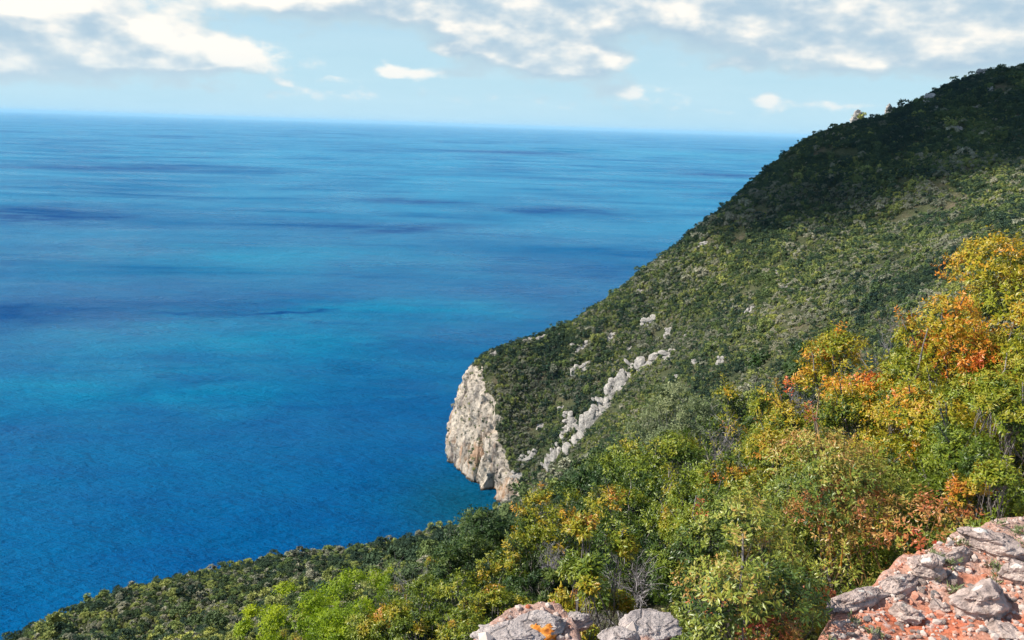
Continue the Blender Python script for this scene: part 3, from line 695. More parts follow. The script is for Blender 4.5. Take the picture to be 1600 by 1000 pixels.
N(655, 960, 8.5, 170, 'green', 'leafy olive-green lentisk at the bottom edge, between the yellowish one and the lichen rock', 137, 1.1, tm=-.04)
N(735, 965, 5.6, 110, 'green', 'small yellow-green lentisk at the bottom edge, nearest on the left of the lichen rock', 138, 1.1, tm=.02)
N(460, 930, 21, 125, 'bright', 'bright lime-green spurge bush, left one with the tallest rounded head', 123, 1.0, nl=12)
N(550, 908, 23, 140, 'bright', 'bright lime-green spurge bush, broad one reaching highest up the slope', 124, 1.0, nl=13)
N(408, 955, 20, 66, 'bright', 'small lime-green spurge bush at the left end of the spurge clump', 125, 1.0, nl=6)
N(540, 945, 17, 130, 'bright', 'bright lime-green spurge bush lowest in the clump, at the bottom edge', 126, 1.0, nl=10, tm=-.08)
N(1075, 605, 22, 120, 'olive', 'pale grey-green wild olive standing below the far white rock', 127, 1.0)
N(1030, 640, 26, 90, 'olive', 'smaller pale wild olive left of the larger one', 128, .9)
N(1297, 517, 13, 90, 'dark', 'dark evergreen shrub standing up behind the orange-topped lentisk', 129, 1.1)
N(1215, 560, 14, 90, 'dark', 'dark olive shrub between the wild olive and the orange-topped lentisk', 130, 1.0, tm=.05)
N(1150, 610, 11, 110, 'gold', 'thin bronze-green lentisk beside bare grey twigs, left of the orange-topped one', 131, .7, tm=-.12)
N(1225, 600, 8.8, 110, 'gold', 'small bronze-tipped lentisk touching the orange-topped one on its left', 132, .9, tm=-.05)
N(980, 700, 15, 120, 'dark', 'dull green shrub left of the deep green lentisk, on the shoulder', 133, 1.1, tm=.12)
N(925, 725, 19, 100, 'dark', 'small dull evergreen on the shoulder below the far pale rib of rock', 134, 1.1, tm=.05)
N(1640, 560, 6.0, 200, 'green', 'shrub cut by the right edge, green with few orange tips', 135, .9)
dead_shrub(1120, 635, 9.4, 130, 'bare grey shrub between the wild olive and the deep green lentisk', 201)
dead_shrub(1400, 485, 9.0, 130, 'bare grey shrub poking up behind the orange-topped lentisk', 202)
dead_shrub(985, 860, 4.9, 120, 'bare grey twig shrub above the grey boulder', 203, (9, 7, 4))
dead_shrub(1165, 720, 7.4, 110, 'bare grey shrub in the dark gap left of the yellow-green lentisk', 204)
dead_shrub(870, 850, 10, 90, 'small bare grey shrub left of the narrow lentisk', 205)
dead_shrub(640, 880, 19, 110, 'bare purplish-grey shrub just right of the lime-green spurge bushes', 206)
dead_shrub(840, 770, 24, 70, 'bare grey shrub behind the bronze-crowned lentisk on the shoulder', 207)
dead_shrub(1330, 840, 4.3, 160, 'bare pale twigs tangled in front of the russet lentisk', 208, (5, 4, 2))
dead_shrub(1255, 590, 10, 90, 'bare grey twigs left behind the orange-topped lentisk', 209)
print('near shrubs', flush=True)

# ------------------------------------------------------------------ rocks
def rock_geo(seed, dims, sub=4, planes=14, rough=.12, ridged=.0):
    g = np.random.default_rng(seed); v, f = ICO[sub]; v = v.copy()
    n = rdirs(planes, g); hgt = g.uniform(.62, 1.0, planes)
    dn = v @ n.T; rr = np.where(dn > .05, hgt / np.maximum(dn, .05), 9).min(1); rr = np.minimum(rr, 1.15)
    v = v * rr[:, None]
    v = v * (1 + rough * fbm(v * 2.2 + seed, 4, seed) + ridged * fbm(v * 3.1 + seed, 3, seed + 3, ridged=True))[:, None]
    return v * np.array(dims), f
def outcrop(px, py, wpx, hpx, seed, label, tilt=0.0, thick=0.5, name='rock_outcrop', mat='limestone', rise=0.25, group='pale limestone outcrops on the hillside', planes=16, rr=.2):
    P_, r = ghit(px, py); s = r / FPX / math.cos(math.atan(ray(px, py)[1]))
    kf = 1.0 if py > 215 else .72; w_, h_ = wpx * s * .6 * kf, hpx * s * .58 * kf
    gg = np.random.default_rng(seed); big, sm_ = max(w_, h_), min(w_, h_); hor = w_ >= h_; nb = int(np.clip(10 + 7 * big / sm_ + big, 9, 60)) * 1; VV, FF, off = [], [], 0
    for k in range(nb):
        v, f = rock_geo(seed * 31 + k, (1, 1, 1), 3, 6, .14, .05)
        s1 = sm_ * gg.uniform(.15, .52) * (1 if k % 3 else .6); u_ = (k + .5) / nb * 2 - 1
        cc = np.array([u_ * w_ * .85 if hor else gg.uniform(-.75, .75) * w_, 0, gg.uniform(-.75, .75) * h_ if hor else u_ * h_ * .85])
        if k == nb // 2: s1, cc = sm_ * .55, cc * .2; v = v * np.array([w_ / s1 * .62 if hor else 1, 1, h_ / s1 * .62 if not hor else 1])
        v = v * np.array([s1 * gg.uniform(.8, 1.4), s1 * .7, s1 * gg.uniform(.45, .95)]) + cc; VV.append(v); FF.append(f + off); off += len(v)
    v = np.concatenate(VV); f = np.concatenate(FF)
    ct, st_ = math.cos(tilt), math.sin(tilt); v = np.stack([v[:, 0] * ct - v[:, 2] * st_, v[:, 1], v[:, 0] * st_ + v[:, 2] * ct], 1)
    lean = .9; v[:, 1] += v[:, 2] * lean                       # follow the rise of the slope away from the viewer
    o = obj(name, mesh_from(name, v, f, [M[mat]], False), loc=(P_[0], P_[1], P_[2] + rise * min(w_, h_) * .3)); o.rotation_euler = (0, 0, -ray(px, py)[0])
    tag(o, label, 'rock', group); OUTC.append((P_[0], P_[1], max(w_, h_) * (.8 if r < 650 else 1.3))); return o
OUTC = []
for (px, py, w_, h_, tl, lb) in (
    (968, 605, 28, 72, -.62, 'upper half of the long slanting pale rib of rock near the headland'),
    (925, 662, 30, 70, -.45, 'middle of the long slanting pale rib, above the tan slab'),
    (903, 690, 26, 42, -.3, 'grey broken foot of the long slanting rib of rock'),
    (868, 715, 22, 44, -.75, 'smooth tan slab lowest on the headland slope, beside the dark round bush'),
    (893, 668, 26, 36, .0, 'cream block left of the slanting rib, above the tan slab'),
    (1018, 568, 44, 24, .35, 'bright angular outcrop above the slanting rib, left block of the pair'),
    (1043, 562, 20, 26, .0, 'pale outcrop with a red earth scar beneath, right block of the pair'),
    (912, 578, 36, 16, .35, 'low broken ledge in the middle of the headland slope'),
    (890, 547, 24, 14, .15, 'left end of the upper white ledge on the headland'),
    (915, 541, 32, 14, .35, 'right end of the upper white ledge on the headland'),
    (955, 530, 22, 14, .5, 'small slanting white rock right of the upper ledge'),
    (1019, 501, 34, 14, .2, 'flat pale outcrop highest on the headland below the ridge'),
    (1046, 522, 13, 15, .0, 'small upright white rock below the flat pale outcrop'),
    (1127, 568, 12, 17, .1, 'lone upright white rock at the foot of the big hillside'),
    (1088, 568, 14, 10, .0, 'low cream rock left of the lone upright one'),
    (1218, 434, 9, 20, .1, 'thin upright white rock on the middle of the big hillside'),
    (1228, 450, 14, 11, .3, 'small bright rock just below the thin upright one'),
    (1172, 487, 22, 10, .8, 'slanting crumbly white rock lower left of the thin upright one'),
    (1340, 391, 12, 5, .0, 'tiny tan rock on the open slope above the thin upright one'),
    (1105, 381, 26, 7, .2, 'low tan rock row under the ridge'),
    (1001, 456, 10, 7, .0, 'tiny pale rock close to the ridge line'),
    (850, 528, 24, 9, .3, 'tan rock on the headland crest, right one'),
    (822, 535, 20, 9, .2, 'tan rock on the headland crest, left one'),
    (847, 668, 16, 9, .0, 'short tan ledge on the lower headland'),
    (788, 600, 13, 9, .2, 'small pink rock at the rim of the cliff'),
    (1453, 160, 16, 34, .35, 'pale scree chute high on the shaded hill top'),
    (1470, 172, 24, 10, -.4, 'foot of the pale scree chute on the shaded hill'),
    (1533, 120, 16, 26, .0, 'grey crag at the very top of the shaded hill'),
    (1547, 142, 12, 16, -.3, 'narrow grey crag below the top one'),
    (1500, 202, 30, 8, -.45, 'long grey slab in the shade below the scree chute'),
    (1560, 158, 12, 7, .0, 'small grey rock among the shaded top crags'),
    (1525, 168, 14, 6, .2, 'small grey rock left among the shaded top crags'),
    (1590, 183, 12, 6, .0, 'small grey rock at the right edge in the shade'),
    (940, 562, 18, 8, .2, 'small pale ledge between the low broken ledge and the bright angular outcrop'),
    (985, 545, 12, 7, .3, 'small pale rock above the bright angular outcrop'),
    (1062, 590, 14, 9, .1, 'small pale rock in scrub right of the foot of the red scar outcrop'),
    (1075, 525, 14, 6, .2, 'small grey rock right of the small upright white rock'),
    (880, 640, 16, 10, .3, 'cream rock in the lower headland scrub, above the cream block'),
    (826, 716, 26, 16, .3, 'tan rock patch beside the cliff, upper of two'),
    (812, 744, 26, 20, .2, 'tan rock patch beside the cliff, lower of two by the cove'),
    (836, 690, 14, 10, .1, 'small tan rock between the cliff and the short tan ledge'),
    (772, 556, 18, 9, .2, 'pale rock breaking through at the top rim of the cliff'),
    (1265, 470, 12, 6, .1, 'tiny pale rock right of the slanting crumbly rock'),
    (1290, 312, 14, 5, .3, 'tiny tan rock high on the open slope under the shaded hill'),
    (1188, 300, 14, 6, .4, 'tan rock at the ridge line midway up the skyline')):
    outcrop(px, py, w_, h_, int(px * 3 + py), lb, tl)
def pinnacle(px, pb, wpx, hpx, seed, label):
    P_, r = ghit(px, pb); s = r / FPX; v, f = rock_geo(seed, (wpx * s / 2, wpx * s / 2.6, hpx * s * .62), 4, 18, .2, .2)
    o = obj('rock_pinnacle', mesh_from('rock_pinnacle', v, f, [M['limestone']], False), loc=(P_[0], P_[1], P_[2] + hpx * s * .35)); tag(o, label, 'rock'); return P_, s
PIN = [pinnacle(1340, 194, 22, 19, 71, 'pale rock knob on the ridge line with a dark bush on top'),
       pinnacle(1388, 179, 12, 13, 72, 'smaller rock knob on the ridge line, higher up')]

# ------------------------------------------------------------------ small distant bushes, sources of the scrub as well
def bushlet(name, seed, rad, h, nl, ns, L, mat, k=3, wr=.55, tw=0, up=.5):
    C_, Rr, (V_, F_, T_) = crown_geo(seed, rad, h, nl, ns, L, L * wr, k, .5, .35, .08, .12, .75, up, L * .4)
    if tw:
        g = np.random.default_rng(seed); BV, BF = tubes(dead_lines(g, rad, h, 6, 5, tw, .016), 3); V_, F_, T_, MI = merge([(V_, F_, T_, 0), (BV, BF, .7, 1)])
        return mesh_from(name, V_, F_, [M[mat], M['dead']], False, {'tint': T_}, MI)
    return mesh_from(name, V_, F_, [M[mat]], False, {'tint': T_})
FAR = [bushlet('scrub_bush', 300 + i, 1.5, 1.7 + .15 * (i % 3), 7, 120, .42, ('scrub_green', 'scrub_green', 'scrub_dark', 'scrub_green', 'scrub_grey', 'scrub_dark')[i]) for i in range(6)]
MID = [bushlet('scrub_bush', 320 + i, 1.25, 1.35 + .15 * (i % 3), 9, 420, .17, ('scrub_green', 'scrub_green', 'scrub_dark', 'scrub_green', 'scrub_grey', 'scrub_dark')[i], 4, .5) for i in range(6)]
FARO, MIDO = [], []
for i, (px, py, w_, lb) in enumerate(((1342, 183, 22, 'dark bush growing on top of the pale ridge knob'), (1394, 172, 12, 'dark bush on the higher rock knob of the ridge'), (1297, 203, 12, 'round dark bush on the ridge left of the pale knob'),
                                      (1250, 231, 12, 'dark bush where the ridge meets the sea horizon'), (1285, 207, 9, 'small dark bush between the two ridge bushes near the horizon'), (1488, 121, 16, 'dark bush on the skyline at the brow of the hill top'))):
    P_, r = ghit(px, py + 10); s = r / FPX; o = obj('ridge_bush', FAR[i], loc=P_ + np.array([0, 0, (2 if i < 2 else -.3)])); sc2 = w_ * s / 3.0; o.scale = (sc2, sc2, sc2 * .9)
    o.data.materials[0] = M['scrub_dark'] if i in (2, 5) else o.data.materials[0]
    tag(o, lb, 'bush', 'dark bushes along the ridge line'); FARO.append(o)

# ------------------------------------------------------------------ shrubs of the near slope, each its own, then the far scrub as one mass
G3r = np.hypot(G3[..., 0], G3[..., 1]); TT = (G3[..., 2] - EYE) / G3r
run = np.maximum.accumulate(TT, 1); hid = run - TT - 3.0 / G3r
fa = F; c4 = V[fa]; ar = .5 * np.linalg.norm(np.cross(c4[:, 2] - c4[:, 0], c4[:, 3] - c4[:, 1]), axis=1)
fr = np.hypot(c4[:, :, 0].mean(1), c4[:, :, 1].mean(1)); frk = rk[fa].mean(1); fz = c4[:, :, 2].mean(1); fh = hid.ravel()[fa].min(1)
faz = np.degrees(np.arctan2(c4[:, :, 0].mean(1), c4[:, :, 1].mean(1)))
vis = (fh < .012) & (faz > -38) & (faz < 36) & (fz > 1.5)
def scatter(selm, dens, g):
    w_ = ar * selm * dens; cs = np.cumsum(w_); n_ = int(cs[-1]); i = np.searchsorted(cs, g.random(n_) * cs[-1]); i = np.minimum(i, len(fa) - 1)
    u, v_ = g.random((2, n_, 1)); c_ = c4[i]; return (c_[:, 0] * (1 - u) + c_[:, 1] * u) * (1 - v_) + (c_[:, 3] * (1 - u) + c_[:, 2] * u) * v_, i
g = np.random.default_rng(77)
# individuals between 14 and 60 m, spaced out
pts, ii = scatter(vis & (fr > 11) & (fr < 62) & (faz > -33) & (faz < 14), 1.2, g)
pts = pts[np.argsort(np.hypot(pts[:, 0], pts[:, 1]))]
kept = []
def over_near(p_):
    for (x, y, rd) in NSH:
        if (p_[0] - x) ** 2 + (p_[1] - y) ** 2 < (rd + .5) ** 2: return True
    return False
def in_front(p_):
    r_ = math.hypot(p_[0], p_[1])
    for (x, y, rd) in NSH:
        R_ = math.hypot(x, y)
        if R_ > 11 and 0 < R_ - r_ < 9:
            lat = abs(p_[0] * y - p_[1] * x) / R_
            if lat < rd + .6: return True
    return False
order = g.permutation(len(pts))
for k in order:
    p_ = pts[k]; r_ = math.hypot(p_[0], p_[1]); sp_ = 1.35 + .016 * r_
    if over_near(p_) or in_front(p_) or any((p_[0] - q_[0]) ** 2 + (p_[1] - q_[1]) ** 2 < sp_ * sp_ for q_ in kept): continue
    kept.append(p_)
kept.sort(key=lambda p_: math.hypot(p_[0], p_[1])); kept = kept[:230]
RIND = math.hypot(kept[-1][0], kept[-1][1]); print('individual slope shrubs', len(kept), 'out to', RIND, flush=True)
protoL = {}
kinds = ['green', 'dark', 'green', 'grey', 'dark', 'green', 'olive', 'dark']
LBL = {'green': ('green_shrub', 'yellow-green rounded shrub among the scrub of the steep near slope', 'green rounded shrubs on the near slope'),
       'dark': ('evergreen_shrub', 'dark evergreen shrub among the scrub of the steep near slope', 'dark evergreen shrubs on the near slope'),
       'grey': ('grey_shrub', 'grey half-bare twiggy shrub among the scrub of the steep near slope', 'grey twiggy shrubs on the near slope'),
       'olive': ('pale_shrub', 'pale grey-green shrub among the scrub of the steep near slope', 'pale grey-green shrubs on the near slope')}
for vi in range(8):
    kd = kinds[vi]; mat = {'green': 'lentisk_green', 'dark': 'dark', 'grey': 'olive', 'olive': 'olive'}[kd]
    ns_ = 900 if kd == 'grey' else 2600
    C_, Rr, (V_, F_, T_) = crown_geo(500 + vi, 1.0, 1.5, 14, ns_, .07, .030, 5, (.30 if kd == 'green' else .42), .25, .14)
    gg = np.random.default_rng(520 + vi)
    bl = dead_lines(gg, .95, 1.4, 9, 7, 5, .016) if kd == 'grey' else branch_lines(gg, C_, Rr, 1.0, 1.5, .022, 5)
    BV, BF = tubes(bl, 3)
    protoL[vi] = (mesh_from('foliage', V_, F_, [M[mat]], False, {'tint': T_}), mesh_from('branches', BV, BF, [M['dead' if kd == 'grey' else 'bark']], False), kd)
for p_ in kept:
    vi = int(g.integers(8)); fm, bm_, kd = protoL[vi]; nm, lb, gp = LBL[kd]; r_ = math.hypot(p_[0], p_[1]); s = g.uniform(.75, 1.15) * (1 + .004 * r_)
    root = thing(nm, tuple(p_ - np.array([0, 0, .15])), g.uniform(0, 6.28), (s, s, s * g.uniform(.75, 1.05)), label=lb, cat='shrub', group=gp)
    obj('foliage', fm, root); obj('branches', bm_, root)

# six wider bushes at the near edge of the scrub, also the middle-distance sources
pm, ii = scatter(vis & (fr > RIND) & (fr < RIND + 8) & (faz > -30) & (faz < 0), .3, g)
for i in range(6):
    o = obj('low_bush', MID[i], loc=pm[i] - np.array([0, 0, .1])); tag(o, 'low rounded bush at the upper border of the near slope shrubs', 'bush', 'low bushes where the near shrubs give way to scrub'); MIDO.append(o)

keepr = np.clip(1 - (frk + .35 * fbm(c4.mean(1) / 9, 3, 51)) * 1.5, 0, 1)
pn_, i1 = scatter(vis & (fr > RIND) & (fr < 300), 1.15 * keepr, g)
pf_, i2 = scatter(vis & (fr >= 300) & (fr < 1250), .80 * keepr + .05 * (frk > .6), g)
nn_ = fbm(pf_ / 16, 3, 91); mm = (nn_ + g.normal(0, .12, len(pf_))) > -.30; pf_, i2 = pf_[mm], i2[mm]
for (x, y, rd) in OUTC:
    mm = (pf_[:, 0] - x) ** 2 + (pf_[:, 1] - y - rd * .2) ** 2 > (rd * .55) ** 2
    # keep the view of each rock open from below
    b_ = np.array([-x, -y]) / math.hypot(x, y); rel = pf_[:, :2] - np.array([x, y]); al = rel @ b_; ac = np.abs(rel @ np.array([-b_[1], b_[0]]))
    mm &= ~((al > 0) & (al < rd * .3 + 1) & (ac < rd * .45)); pf_, i2 = pf_[mm], i2[mm]
def pick(p_, g, base):
    hi_ = np.hypot(p_[:, 0], p_[:, 1]) > 640 + 40 * fbm(p_ / 60, 2, 13)
    n_ = fbm(p_ / 30, 3, 61) + g.normal(0, .28, len(p_)); v_ = g.integers(0, 6, len(p_))
    v_ = np.where(n_ > .28, np.where(g.random(len(p_)) < .5, 2, 5), v_); v_ = np.where(n_ < -.34, np.where(g.random(len(p_)) < .6, 4, v_), v_)
    v_ = np.where(hi_ & (g.random(len(p_)) < .75), np.where(g.random(len(p_)) < .5, 2, 5), v_); return v_ + base  # mostly dark bushes high up: their colour deepens the hill top's cloud shade
allp = np.concatenate([pn_, pf_]); kind_i = np.concatenate([pick(pn_, g, 6), pick(pf_, g, 0)])
rr_ = np.hypot(allp[:, 0], allp[:, 1])
scl = np.clip(g.lognormal(-.16, .34, len(allp)), .35, 1.9) * (1 + .35 * fbm(allp / 14, 2, 55)); scl = scl * np.where(rr_ < 300, .74, .76 + (rr_ - 300) / 1500)
scl = np.where(g.random(len(allp)) < .05, scl * 1.7, scl)
frk_all = np.concatenate([frk[i1], frk[i2]]); scl = scl * np.where(frk_all > .25, .6, 1)
allp[:, 2] -= .25 * scl
print('scrub instances', len(allp), flush=True)
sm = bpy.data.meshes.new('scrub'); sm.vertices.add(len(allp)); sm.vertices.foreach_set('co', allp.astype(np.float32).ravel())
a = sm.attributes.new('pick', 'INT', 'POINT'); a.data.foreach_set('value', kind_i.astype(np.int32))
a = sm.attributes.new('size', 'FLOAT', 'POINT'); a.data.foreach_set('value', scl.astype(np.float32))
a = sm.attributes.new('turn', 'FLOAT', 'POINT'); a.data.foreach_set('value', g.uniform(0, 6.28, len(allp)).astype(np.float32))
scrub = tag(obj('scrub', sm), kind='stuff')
ng = bpy.data.node_groups.new('scrub_growth', 'GeometryNodeTree')
ng.interface.new_socket('Geometry', in_out='INPUT', socket_type='NodeSocketGeometry'); ng.interface.new_socket('Geometry', in_out='OUTPUT', socket_type='NodeSocketGeometry')
q = NT(ng); gi = q.node('NodeGroupInput'); go = q.node('NodeGroupOutput')
gtis = []
for o in FARO + MIDO:
    oi = q.node('GeometryNodeObjectInfo'); oi.transform_space = 'ORIGINAL'; oi.inputs['Object'].default_value = o
    gti = q.node('GeometryNodeGeometryToInstance'); q.l.new(oi.outputs['Geometry'], gti.inputs[0]); gtis.append(gti)
jn = q.node('GeometryNodeJoinGeometry')
for gti in reversed(gtis): q.l.new(gti.outputs[0], jn.inputs[0])
def nattr(name, typ):
    n = q.node('GeometryNodeInputNamedAttribute'); n.data_type = typ; n.inputs['Name'].default_value = name; return n.outputs['Attribute']
m2p = q.node('GeometryNodeMeshToPoints'); q.l.new(gi.outputs[0], m2p.inputs['Mesh'])
iop = q.node('GeometryNodeInstanceOnPoints'); q.l.new(m2p.outputs[0], iop.inputs['Points']); q.l.new(jn.outputs[0], iop.inputs['Instance']); iop.inputs['Pick Instance'].default_value = True
q.l.new(nattr('pick', 'INT'), iop.inputs['Instance Index'])
cx = q.node('ShaderNodeCombineXYZ'); q.l.new(nattr('turn', 'FLOAT'), cx.inputs[2]); q.l.new(cx.outputs[0], iop.inputs['Rotation'])
q.l.new(nattr('size', 'FLOAT'), iop.inputs['Scale']); q.l.new(iop.outputs[0], go.inputs[0])
md = scrub.modifiers.new('growth', 'NODES'); md.node_group = ng

# ------------------------------------------------------------------ the ledge of red soil
EDGE = []
for (px, py) in ((560, 1070), (700, 1050), (755, 1015), (805, 972), (882, 955), (905, 1030), (955, 1030), (975, 1000), (1040, 992), (1075, 1050), (1110, 1060), (1270, 1040), (1305, 945), (1340, 918), (1400, 888), (1450, 862), (1500, 838), (1560, 818), (1660, 795), (1850, 765), (2300, 700)):
    a_, t_ = ray(px, py); r_ = -1.65 / t_; EDGE.append((r_ * math.sin(a_), r_ * math.cos(a_)))
EDGE = np.array([(-3.0, EDGE[0][1] - .5)] + EDGE + [(9, EDGE[-1][1])])
def edge_d(x, y):
    """distance behind (+, on the ledge) or beyond (-) the rim"""
    ye = np.interp(x, EDGE[:, 0], EDGE[:, 1]); best = np.full(np.shape(x), 1e9)
    for (ax, ay), (bx, by) in zip(EDGE[:-1], EDGE[1:]):
        dx, dy = bx - ax, by - ay; t = np.clip(((x - ax) * dx + (y - ay) * dy) / (dx * dx + dy * dy), 0, 1); best = np.minimum(best, np.hypot(x - ax - t * dx, y - ay - t * dy))
    return np.where(y < ye, best, -best)
def ledge_z(x, y):
    x = np.atleast_1d(np.asarray(x, float)); y = np.atleast_1d(np.asarray(y, float)); p_ = np.stack([x, y, x * 0], 1)
    d = edge_d(x, y) + .05 * fbm(p_ / .22, 3, 4)
    z = EYE - 1.65 + .05 * fbm(p_ / .7, 3, 21) + .022 * fbm(p_ / .11, 4, 22) + .008 * fbm(p_ / .03, 3, 23)
    z += .03 * np.exp(-(d / .12) ** 2)
    return np.where(d < 0, z + d * 2.6, z)
xs = np.arange(-2.6, 6.0, .016); ys = np.arange(-1.0, 4.9, .016); X, Y = np.meshgrid(xs, ys, indexing='ij')
Z = ledge_z(X.ravel(), Y.ravel()); LV = np.stack([X.ravel(), Y.ravel(), Z], 1); nx, ny = X.shape
i = (np.arange(nx - 1)[:, None] * ny + np.arange(ny - 1)[None]).ravel(); LF = np.stack([i, i + ny, i + ny + 1, i + 1], 1)
LF = LF[LV[LF][:, :, 2].max(1) > EYE - 3.4]; us, inv = np.unique(LF.ravel(), return_inverse=True)
m_, q, out = new_mat('red_soil'); tcn = q.node('ShaderNodeTexCoord'); P = tcn.outputs['Object']
n1 = q.noise(P, 1.6, 5, .6); n2 = q.noise(P, 16, 6, .7); n3 = q.noise(P, 70, 4, .7)
c = q.ramp(n1, [(.34, (.46, .30, .24)), (.50, (.54, .31, .23)), (.60, (.58, .21, .12)), (.70, (.60, .12, .05))])
c = q.mix(q.smooth(n2, .5, .66), c, (.62, .47, .41)); c = q.mix(1.0, c, q.ramp(n3, [(.3, .55), (.5, 1.0), (.7, 1.25)]), 'MULTIPLY')
principled(q, out, c, .95, .08, q.math('ADD', n2, q.math('MULTIPLY', n3, .5)), .9, .02); M['soil'] = m_
tag(obj('ledge_ground', mesh_from('ledge_ground', LV[us], inv.reshape(-1, 4), [M['soil']], True)), kind='structure')

def lpos(px, py):
    a_, t_ = ray(px, py); r_ = -1.63 / t_; return r_ * math.sin(a_), r_ * math.cos(a_), r_ / math.cos(math.atan(t_))
BO = []
def boulder(px, py, wpx, hpx, seed, label, mat='ledge_rock', depth=.8, rot=0, sink=.36, planes=13, rough=.2, name='boulder', grp=None):
    x, y, sl_ = lpos(px, py + hpx * .3); s = sl_ / FPX; w_, h_ = wpx * s / 2, hpx * s / 2 * 1.1
    v, f = rock_geo(seed, (1, 1, 1), 5, planes, rough, .07)
    v = v + .06 * fbm(v * 6 + seed, 4, seed + 9)[:, None] * v; lay = v[:, 2] * 5 + 1.2 * fbm(v * 1.5, 2, seed + 2); v[:, :2] *= (1 + .05 * np.sign(np.sin(lay * 2)) * np.abs(np.sin(lay * 2)) ** .4)[:, None]
    v = v * np.array([w_ * 1.12, w_ * depth * 1.1, h_ * 1.15])
    c_, s_ = math.cos(rot), math.sin(rot); v = np.stack([v[:, 0] * c_ - v[:, 1] * s_, v[:, 0] * s_ + v[:, 1] * c_, v[:, 2]], 1)
    z = float(ledge_z(x, y)[0]) if edge_d(np.array([x]), np.array([y]))[0] > -.1 else EYE - 1.68
    o = obj(name, mesh_from(name, v, f, [M[mat]], False), loc=(x, y, z + h_ * (1 - 2 * sink))); tag(o, label, 'rock', grp); BO.append((x, y, w_)); return o
boulder(1540, 838, 76, 36, 11, 'white-spotted grey boulder on the rim of the red soil, highest on the ledge', rough=.16)
boulder(1452, 884, 42, 34, 12, 'rounded boulder with pale lichen spots, below the highest one on the rim', depth=.9)
boulder(1348, 922, 96, 24, 13, 'long overhanging rim slab at the left end of the red soil', depth=.3, rot=.45, planes=10)
boulder(1402, 900, 60, 24, 14, 'mottled grey rim rock between the long slab and the round boulder', depth=.45, rot=.5)
boulder(1413, 938, 40, 24, 15, 'smooth pinkish slab lying on the soil below the rim', depth=.7, rot=-.4, planes=8)
boulder(1534, 916, 80, 46, 16, 'large layered boulder standing in bright red soil', depth=.7, rot=.3, rough=.16)
boulder(1592, 886, 54, 32, 17, 'pale flat boulder at the right edge, behind the layered one')
boulder(1498, 862, 50, 20, 18, 'low broken rim rock left of the white-spotted boulder', depth=.4, rot=.5)
boulder(1014, 982, 66, 38, 19, 'grey boulder at the bottom, right of the narrow lentisk', 'lichen_rock', depth=.8, planes=9)
boulder(965, 998, 50, 22, 20, 'low grey stone at the foot of the grey boulder', 'lichen_rock')
LR = boulder(842, 984, 84, 34, 21, 'pinkish rock topped with a patch of bright orange lichen', 'lichen_rock', depth=.7, rot=.35, planes=12)
boulder(800, 1002, 90, 20, 22, 'broad flat pinkish slab below the lichen rock', 'lichen_rock', depth=.5)
boulder(898, 962, 44, 26, 23, 'pale rock wedge touching the right of the lichen rock', 'lichen_rock', depth=.6, rot=.5)
boulder(1568, 958, 44, 20, 25, 'small pale stone lying in the red soil under the layered boulder')
boulder(1470, 928, 26, 18, 26, 'small grey stone left of the layered boulder')
# orange lichen patch on the lichen rock: a thin crust that follows the stone
lm, q, out = new_mat('orange_lichen'); tcn = q.node('ShaderNodeTexCoord')
principled(q, out, q.ramp(q.noise(tcn.outputs['Object'], 60, 4), [(.35, (.36, .11, .03)), (.5, (.58, .20, .03)), (.65, (.66, .34, .10))]), .95, .1, q.noise(tcn.outputs['Object'], 160, 4), .8, .004); M['lichen'] = lm
vv = np.array([v_.co[:] for v_ in LR.data.vertices]); ff = np.array([list(p_.vertices) for p_ in LR.data.polygons])
nv = np.array([v_.normal[:] for v_ in LR.data.vertices]); wsz = np.abs(vv[:, 0]).max()
cen = vv[np.argmax(vv @ np.array([-.25, -.75, .9]))]
dd = np.linalg.norm(vv - cen, axis=1) / wsz + .30 * fbm(vv / wsz * 7, 4, 8)
fs = ff[(dd[ff] < .40).all(1)]; us, inv = np.unique(fs.ravel(), return_inverse=True)
if len(fs): obj('lichen_patch', mesh_from('lichen_patch', vv[us] + nv[us] * .0025, inv.reshape(-1, 3), [M['lichen']], True), LR)

# loose stones one can tell apart
g = np.random.default_rng(5); STN = [mesh_from('stone', *rock_geo(60 + k, (1, .8, .62), 3, 10, .08, .04), [M['ledge_rock'] if k % 2 else M['lichen_rock']], False) for k in range(7)]
print('lichen faces', len(fs), flush=True)
n_ = 0; tries = 0
while n_ < 70 and tries < 3000:
    tries += 1; px, py = g.uniform(1290, 1600), g.uniform(840, 1000); x, y, sl_ = lpos(px, py)
    if edge_d(np.array([x]), np.array([y]))[0] < .04 or any((x - b_[0]) ** 2 + (y - b_[1]) ** 2 < (b_[2] * .9) ** 2 for b_ in BO): continue
    s = g.uniform(5, 15) * sl_ / FPX * .5 * (1.4 if g.random() < .2 else 1)
    o = obj('stone', STN[int(g.integers(7))], loc=(x, y, float(ledge_z(x, y)[0]) + s * .25)); o.scale = (s, s, s); o.rotation_euler = (g.uniform(-.4, .4), g.uniform(-.4, .4), g.uniform(0, 6.28))
    tag(o, 'loose fist-sized stone lying on the red soil of the ledge', 'stone', 'loose stones on the red soil'); BO.append((x, y, s)); n_ += 1
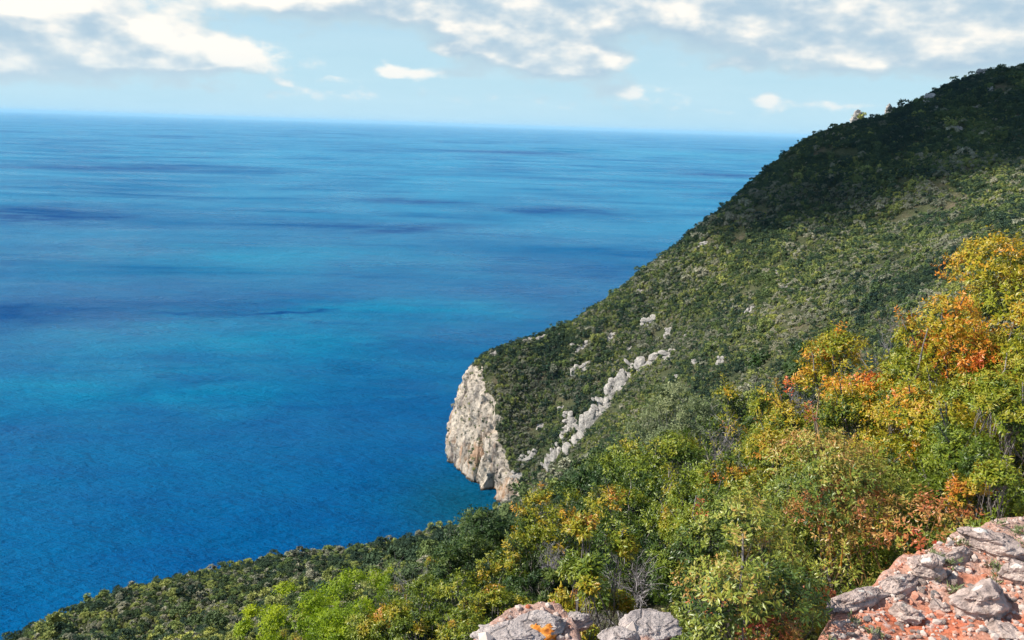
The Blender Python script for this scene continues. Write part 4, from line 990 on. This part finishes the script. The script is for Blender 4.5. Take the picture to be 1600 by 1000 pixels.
# gravel
N_ = 30000; X_ = g.uniform(-1.2, 4.6, N_); Y_ = g.uniform(1.6, 4.6, N_); kp = edge_d(X_, Y_) > .01; X_, Y_ = X_[kp], Y_[kp]; Z_ = ledge_z(X_, Y_)
v, f = ICO[1]; sz = g.lognormal(-5.15, .5, len(X_)); jit = 1 + g.normal(0, .16, (len(X_), len(v), 1))
GV = v[None] * jit * (sz[:, None, None] * g.uniform(.6, 1.3, (len(X_), 1, 3))) + np.stack([X_, Y_, Z_ + sz * .2], 1)[:, None]
GF = f[None] + (np.arange(len(X_)) * len(v))[:, None, None]
m_, q, out = new_mat('gravel'); at_ = q.node('ShaderNodeAttribute'); at_.attribute_name = 'tint'
principled(q, out, q.ramp(at_.outputs['Fac'], [(0, (.50, .15, .07)), (.3, (.52, .32, .25)), (.65, (.50, .42, .37)), (1, (.60, .50, .44))]), .9, .15); M['gravel'] = m_
tag(obj('gravel', mesh_from('gravel', GV.reshape(-1, 3), GF.reshape(-1, 3), [M['gravel']], False, {'tint': np.repeat(g.random(len(X_)), len(v))})), kind='stuff')
# dry herbs rooted in the soil
hx, hy = g.uniform(-.4, 3.4, 900), g.uniform(2.0, 4.2, 900); kp = (edge_d(hx, hy) > .03) & (fbm(np.stack([hx, hy, hx * 0], 1) / .35, 2, 71) > .12); hx, hy = hx[kp], hy[kp]; hz = ledge_z(hx, hy)
pp = np.repeat(np.stack([hx, hy, hz], 1), 5, 0) + g.normal(0, .012, (len(hx) * 5, 3)) * np.array([1, 1, .3]); dn_ = unit(g.normal(0, .5, pp.shape) + np.array([0, 0, 1.]))
HV, HF, HT = leaves(pp + dn_ * .012, dn_, g, .026, .006, 6, .6, .008, np.full(len(pp), .5), .3)
tag(obj('dry_herbs', mesh_from('dry_herbs', HV, HF, [M['olive']], False, {'tint': HT})), kind='stuff')
print('done', flush=True)

m_ = bpy.data.materials.new('haze_air'); m_.use_nodes = True; q = NT(m_.node_tree); q.n.clear()
out = q.node('ShaderNodeOutputMaterial'); pv = q.node('ShaderNodeVolumePrincipled'); pv.inputs['Color'].default_value = (0.50, 0.82, 1.0, 1); pv.inputs['Density'].default_value = 1.5e-5; pv.inputs['Anisotropy'].default_value = 0.0
q.l.new(pv.outputs[0], out.inputs['Volume'])
hb = 201000.0; hv = np.array([(x, y, z) for z in (-16.0, 345.0) for (x, y) in ((-hb, -hb), (hb, -hb), (hb, hb), (-hb, hb))])
hf = np.array([(3, 2, 1, 0), (4, 5, 6, 7), (0, 1, 5, 4), (1, 2, 6, 5), (2, 3, 7, 6), (3, 0, 4, 7)])
tag(obj('haze', mesh_from('haze', hv, hf, [m_])), kind='stuff')
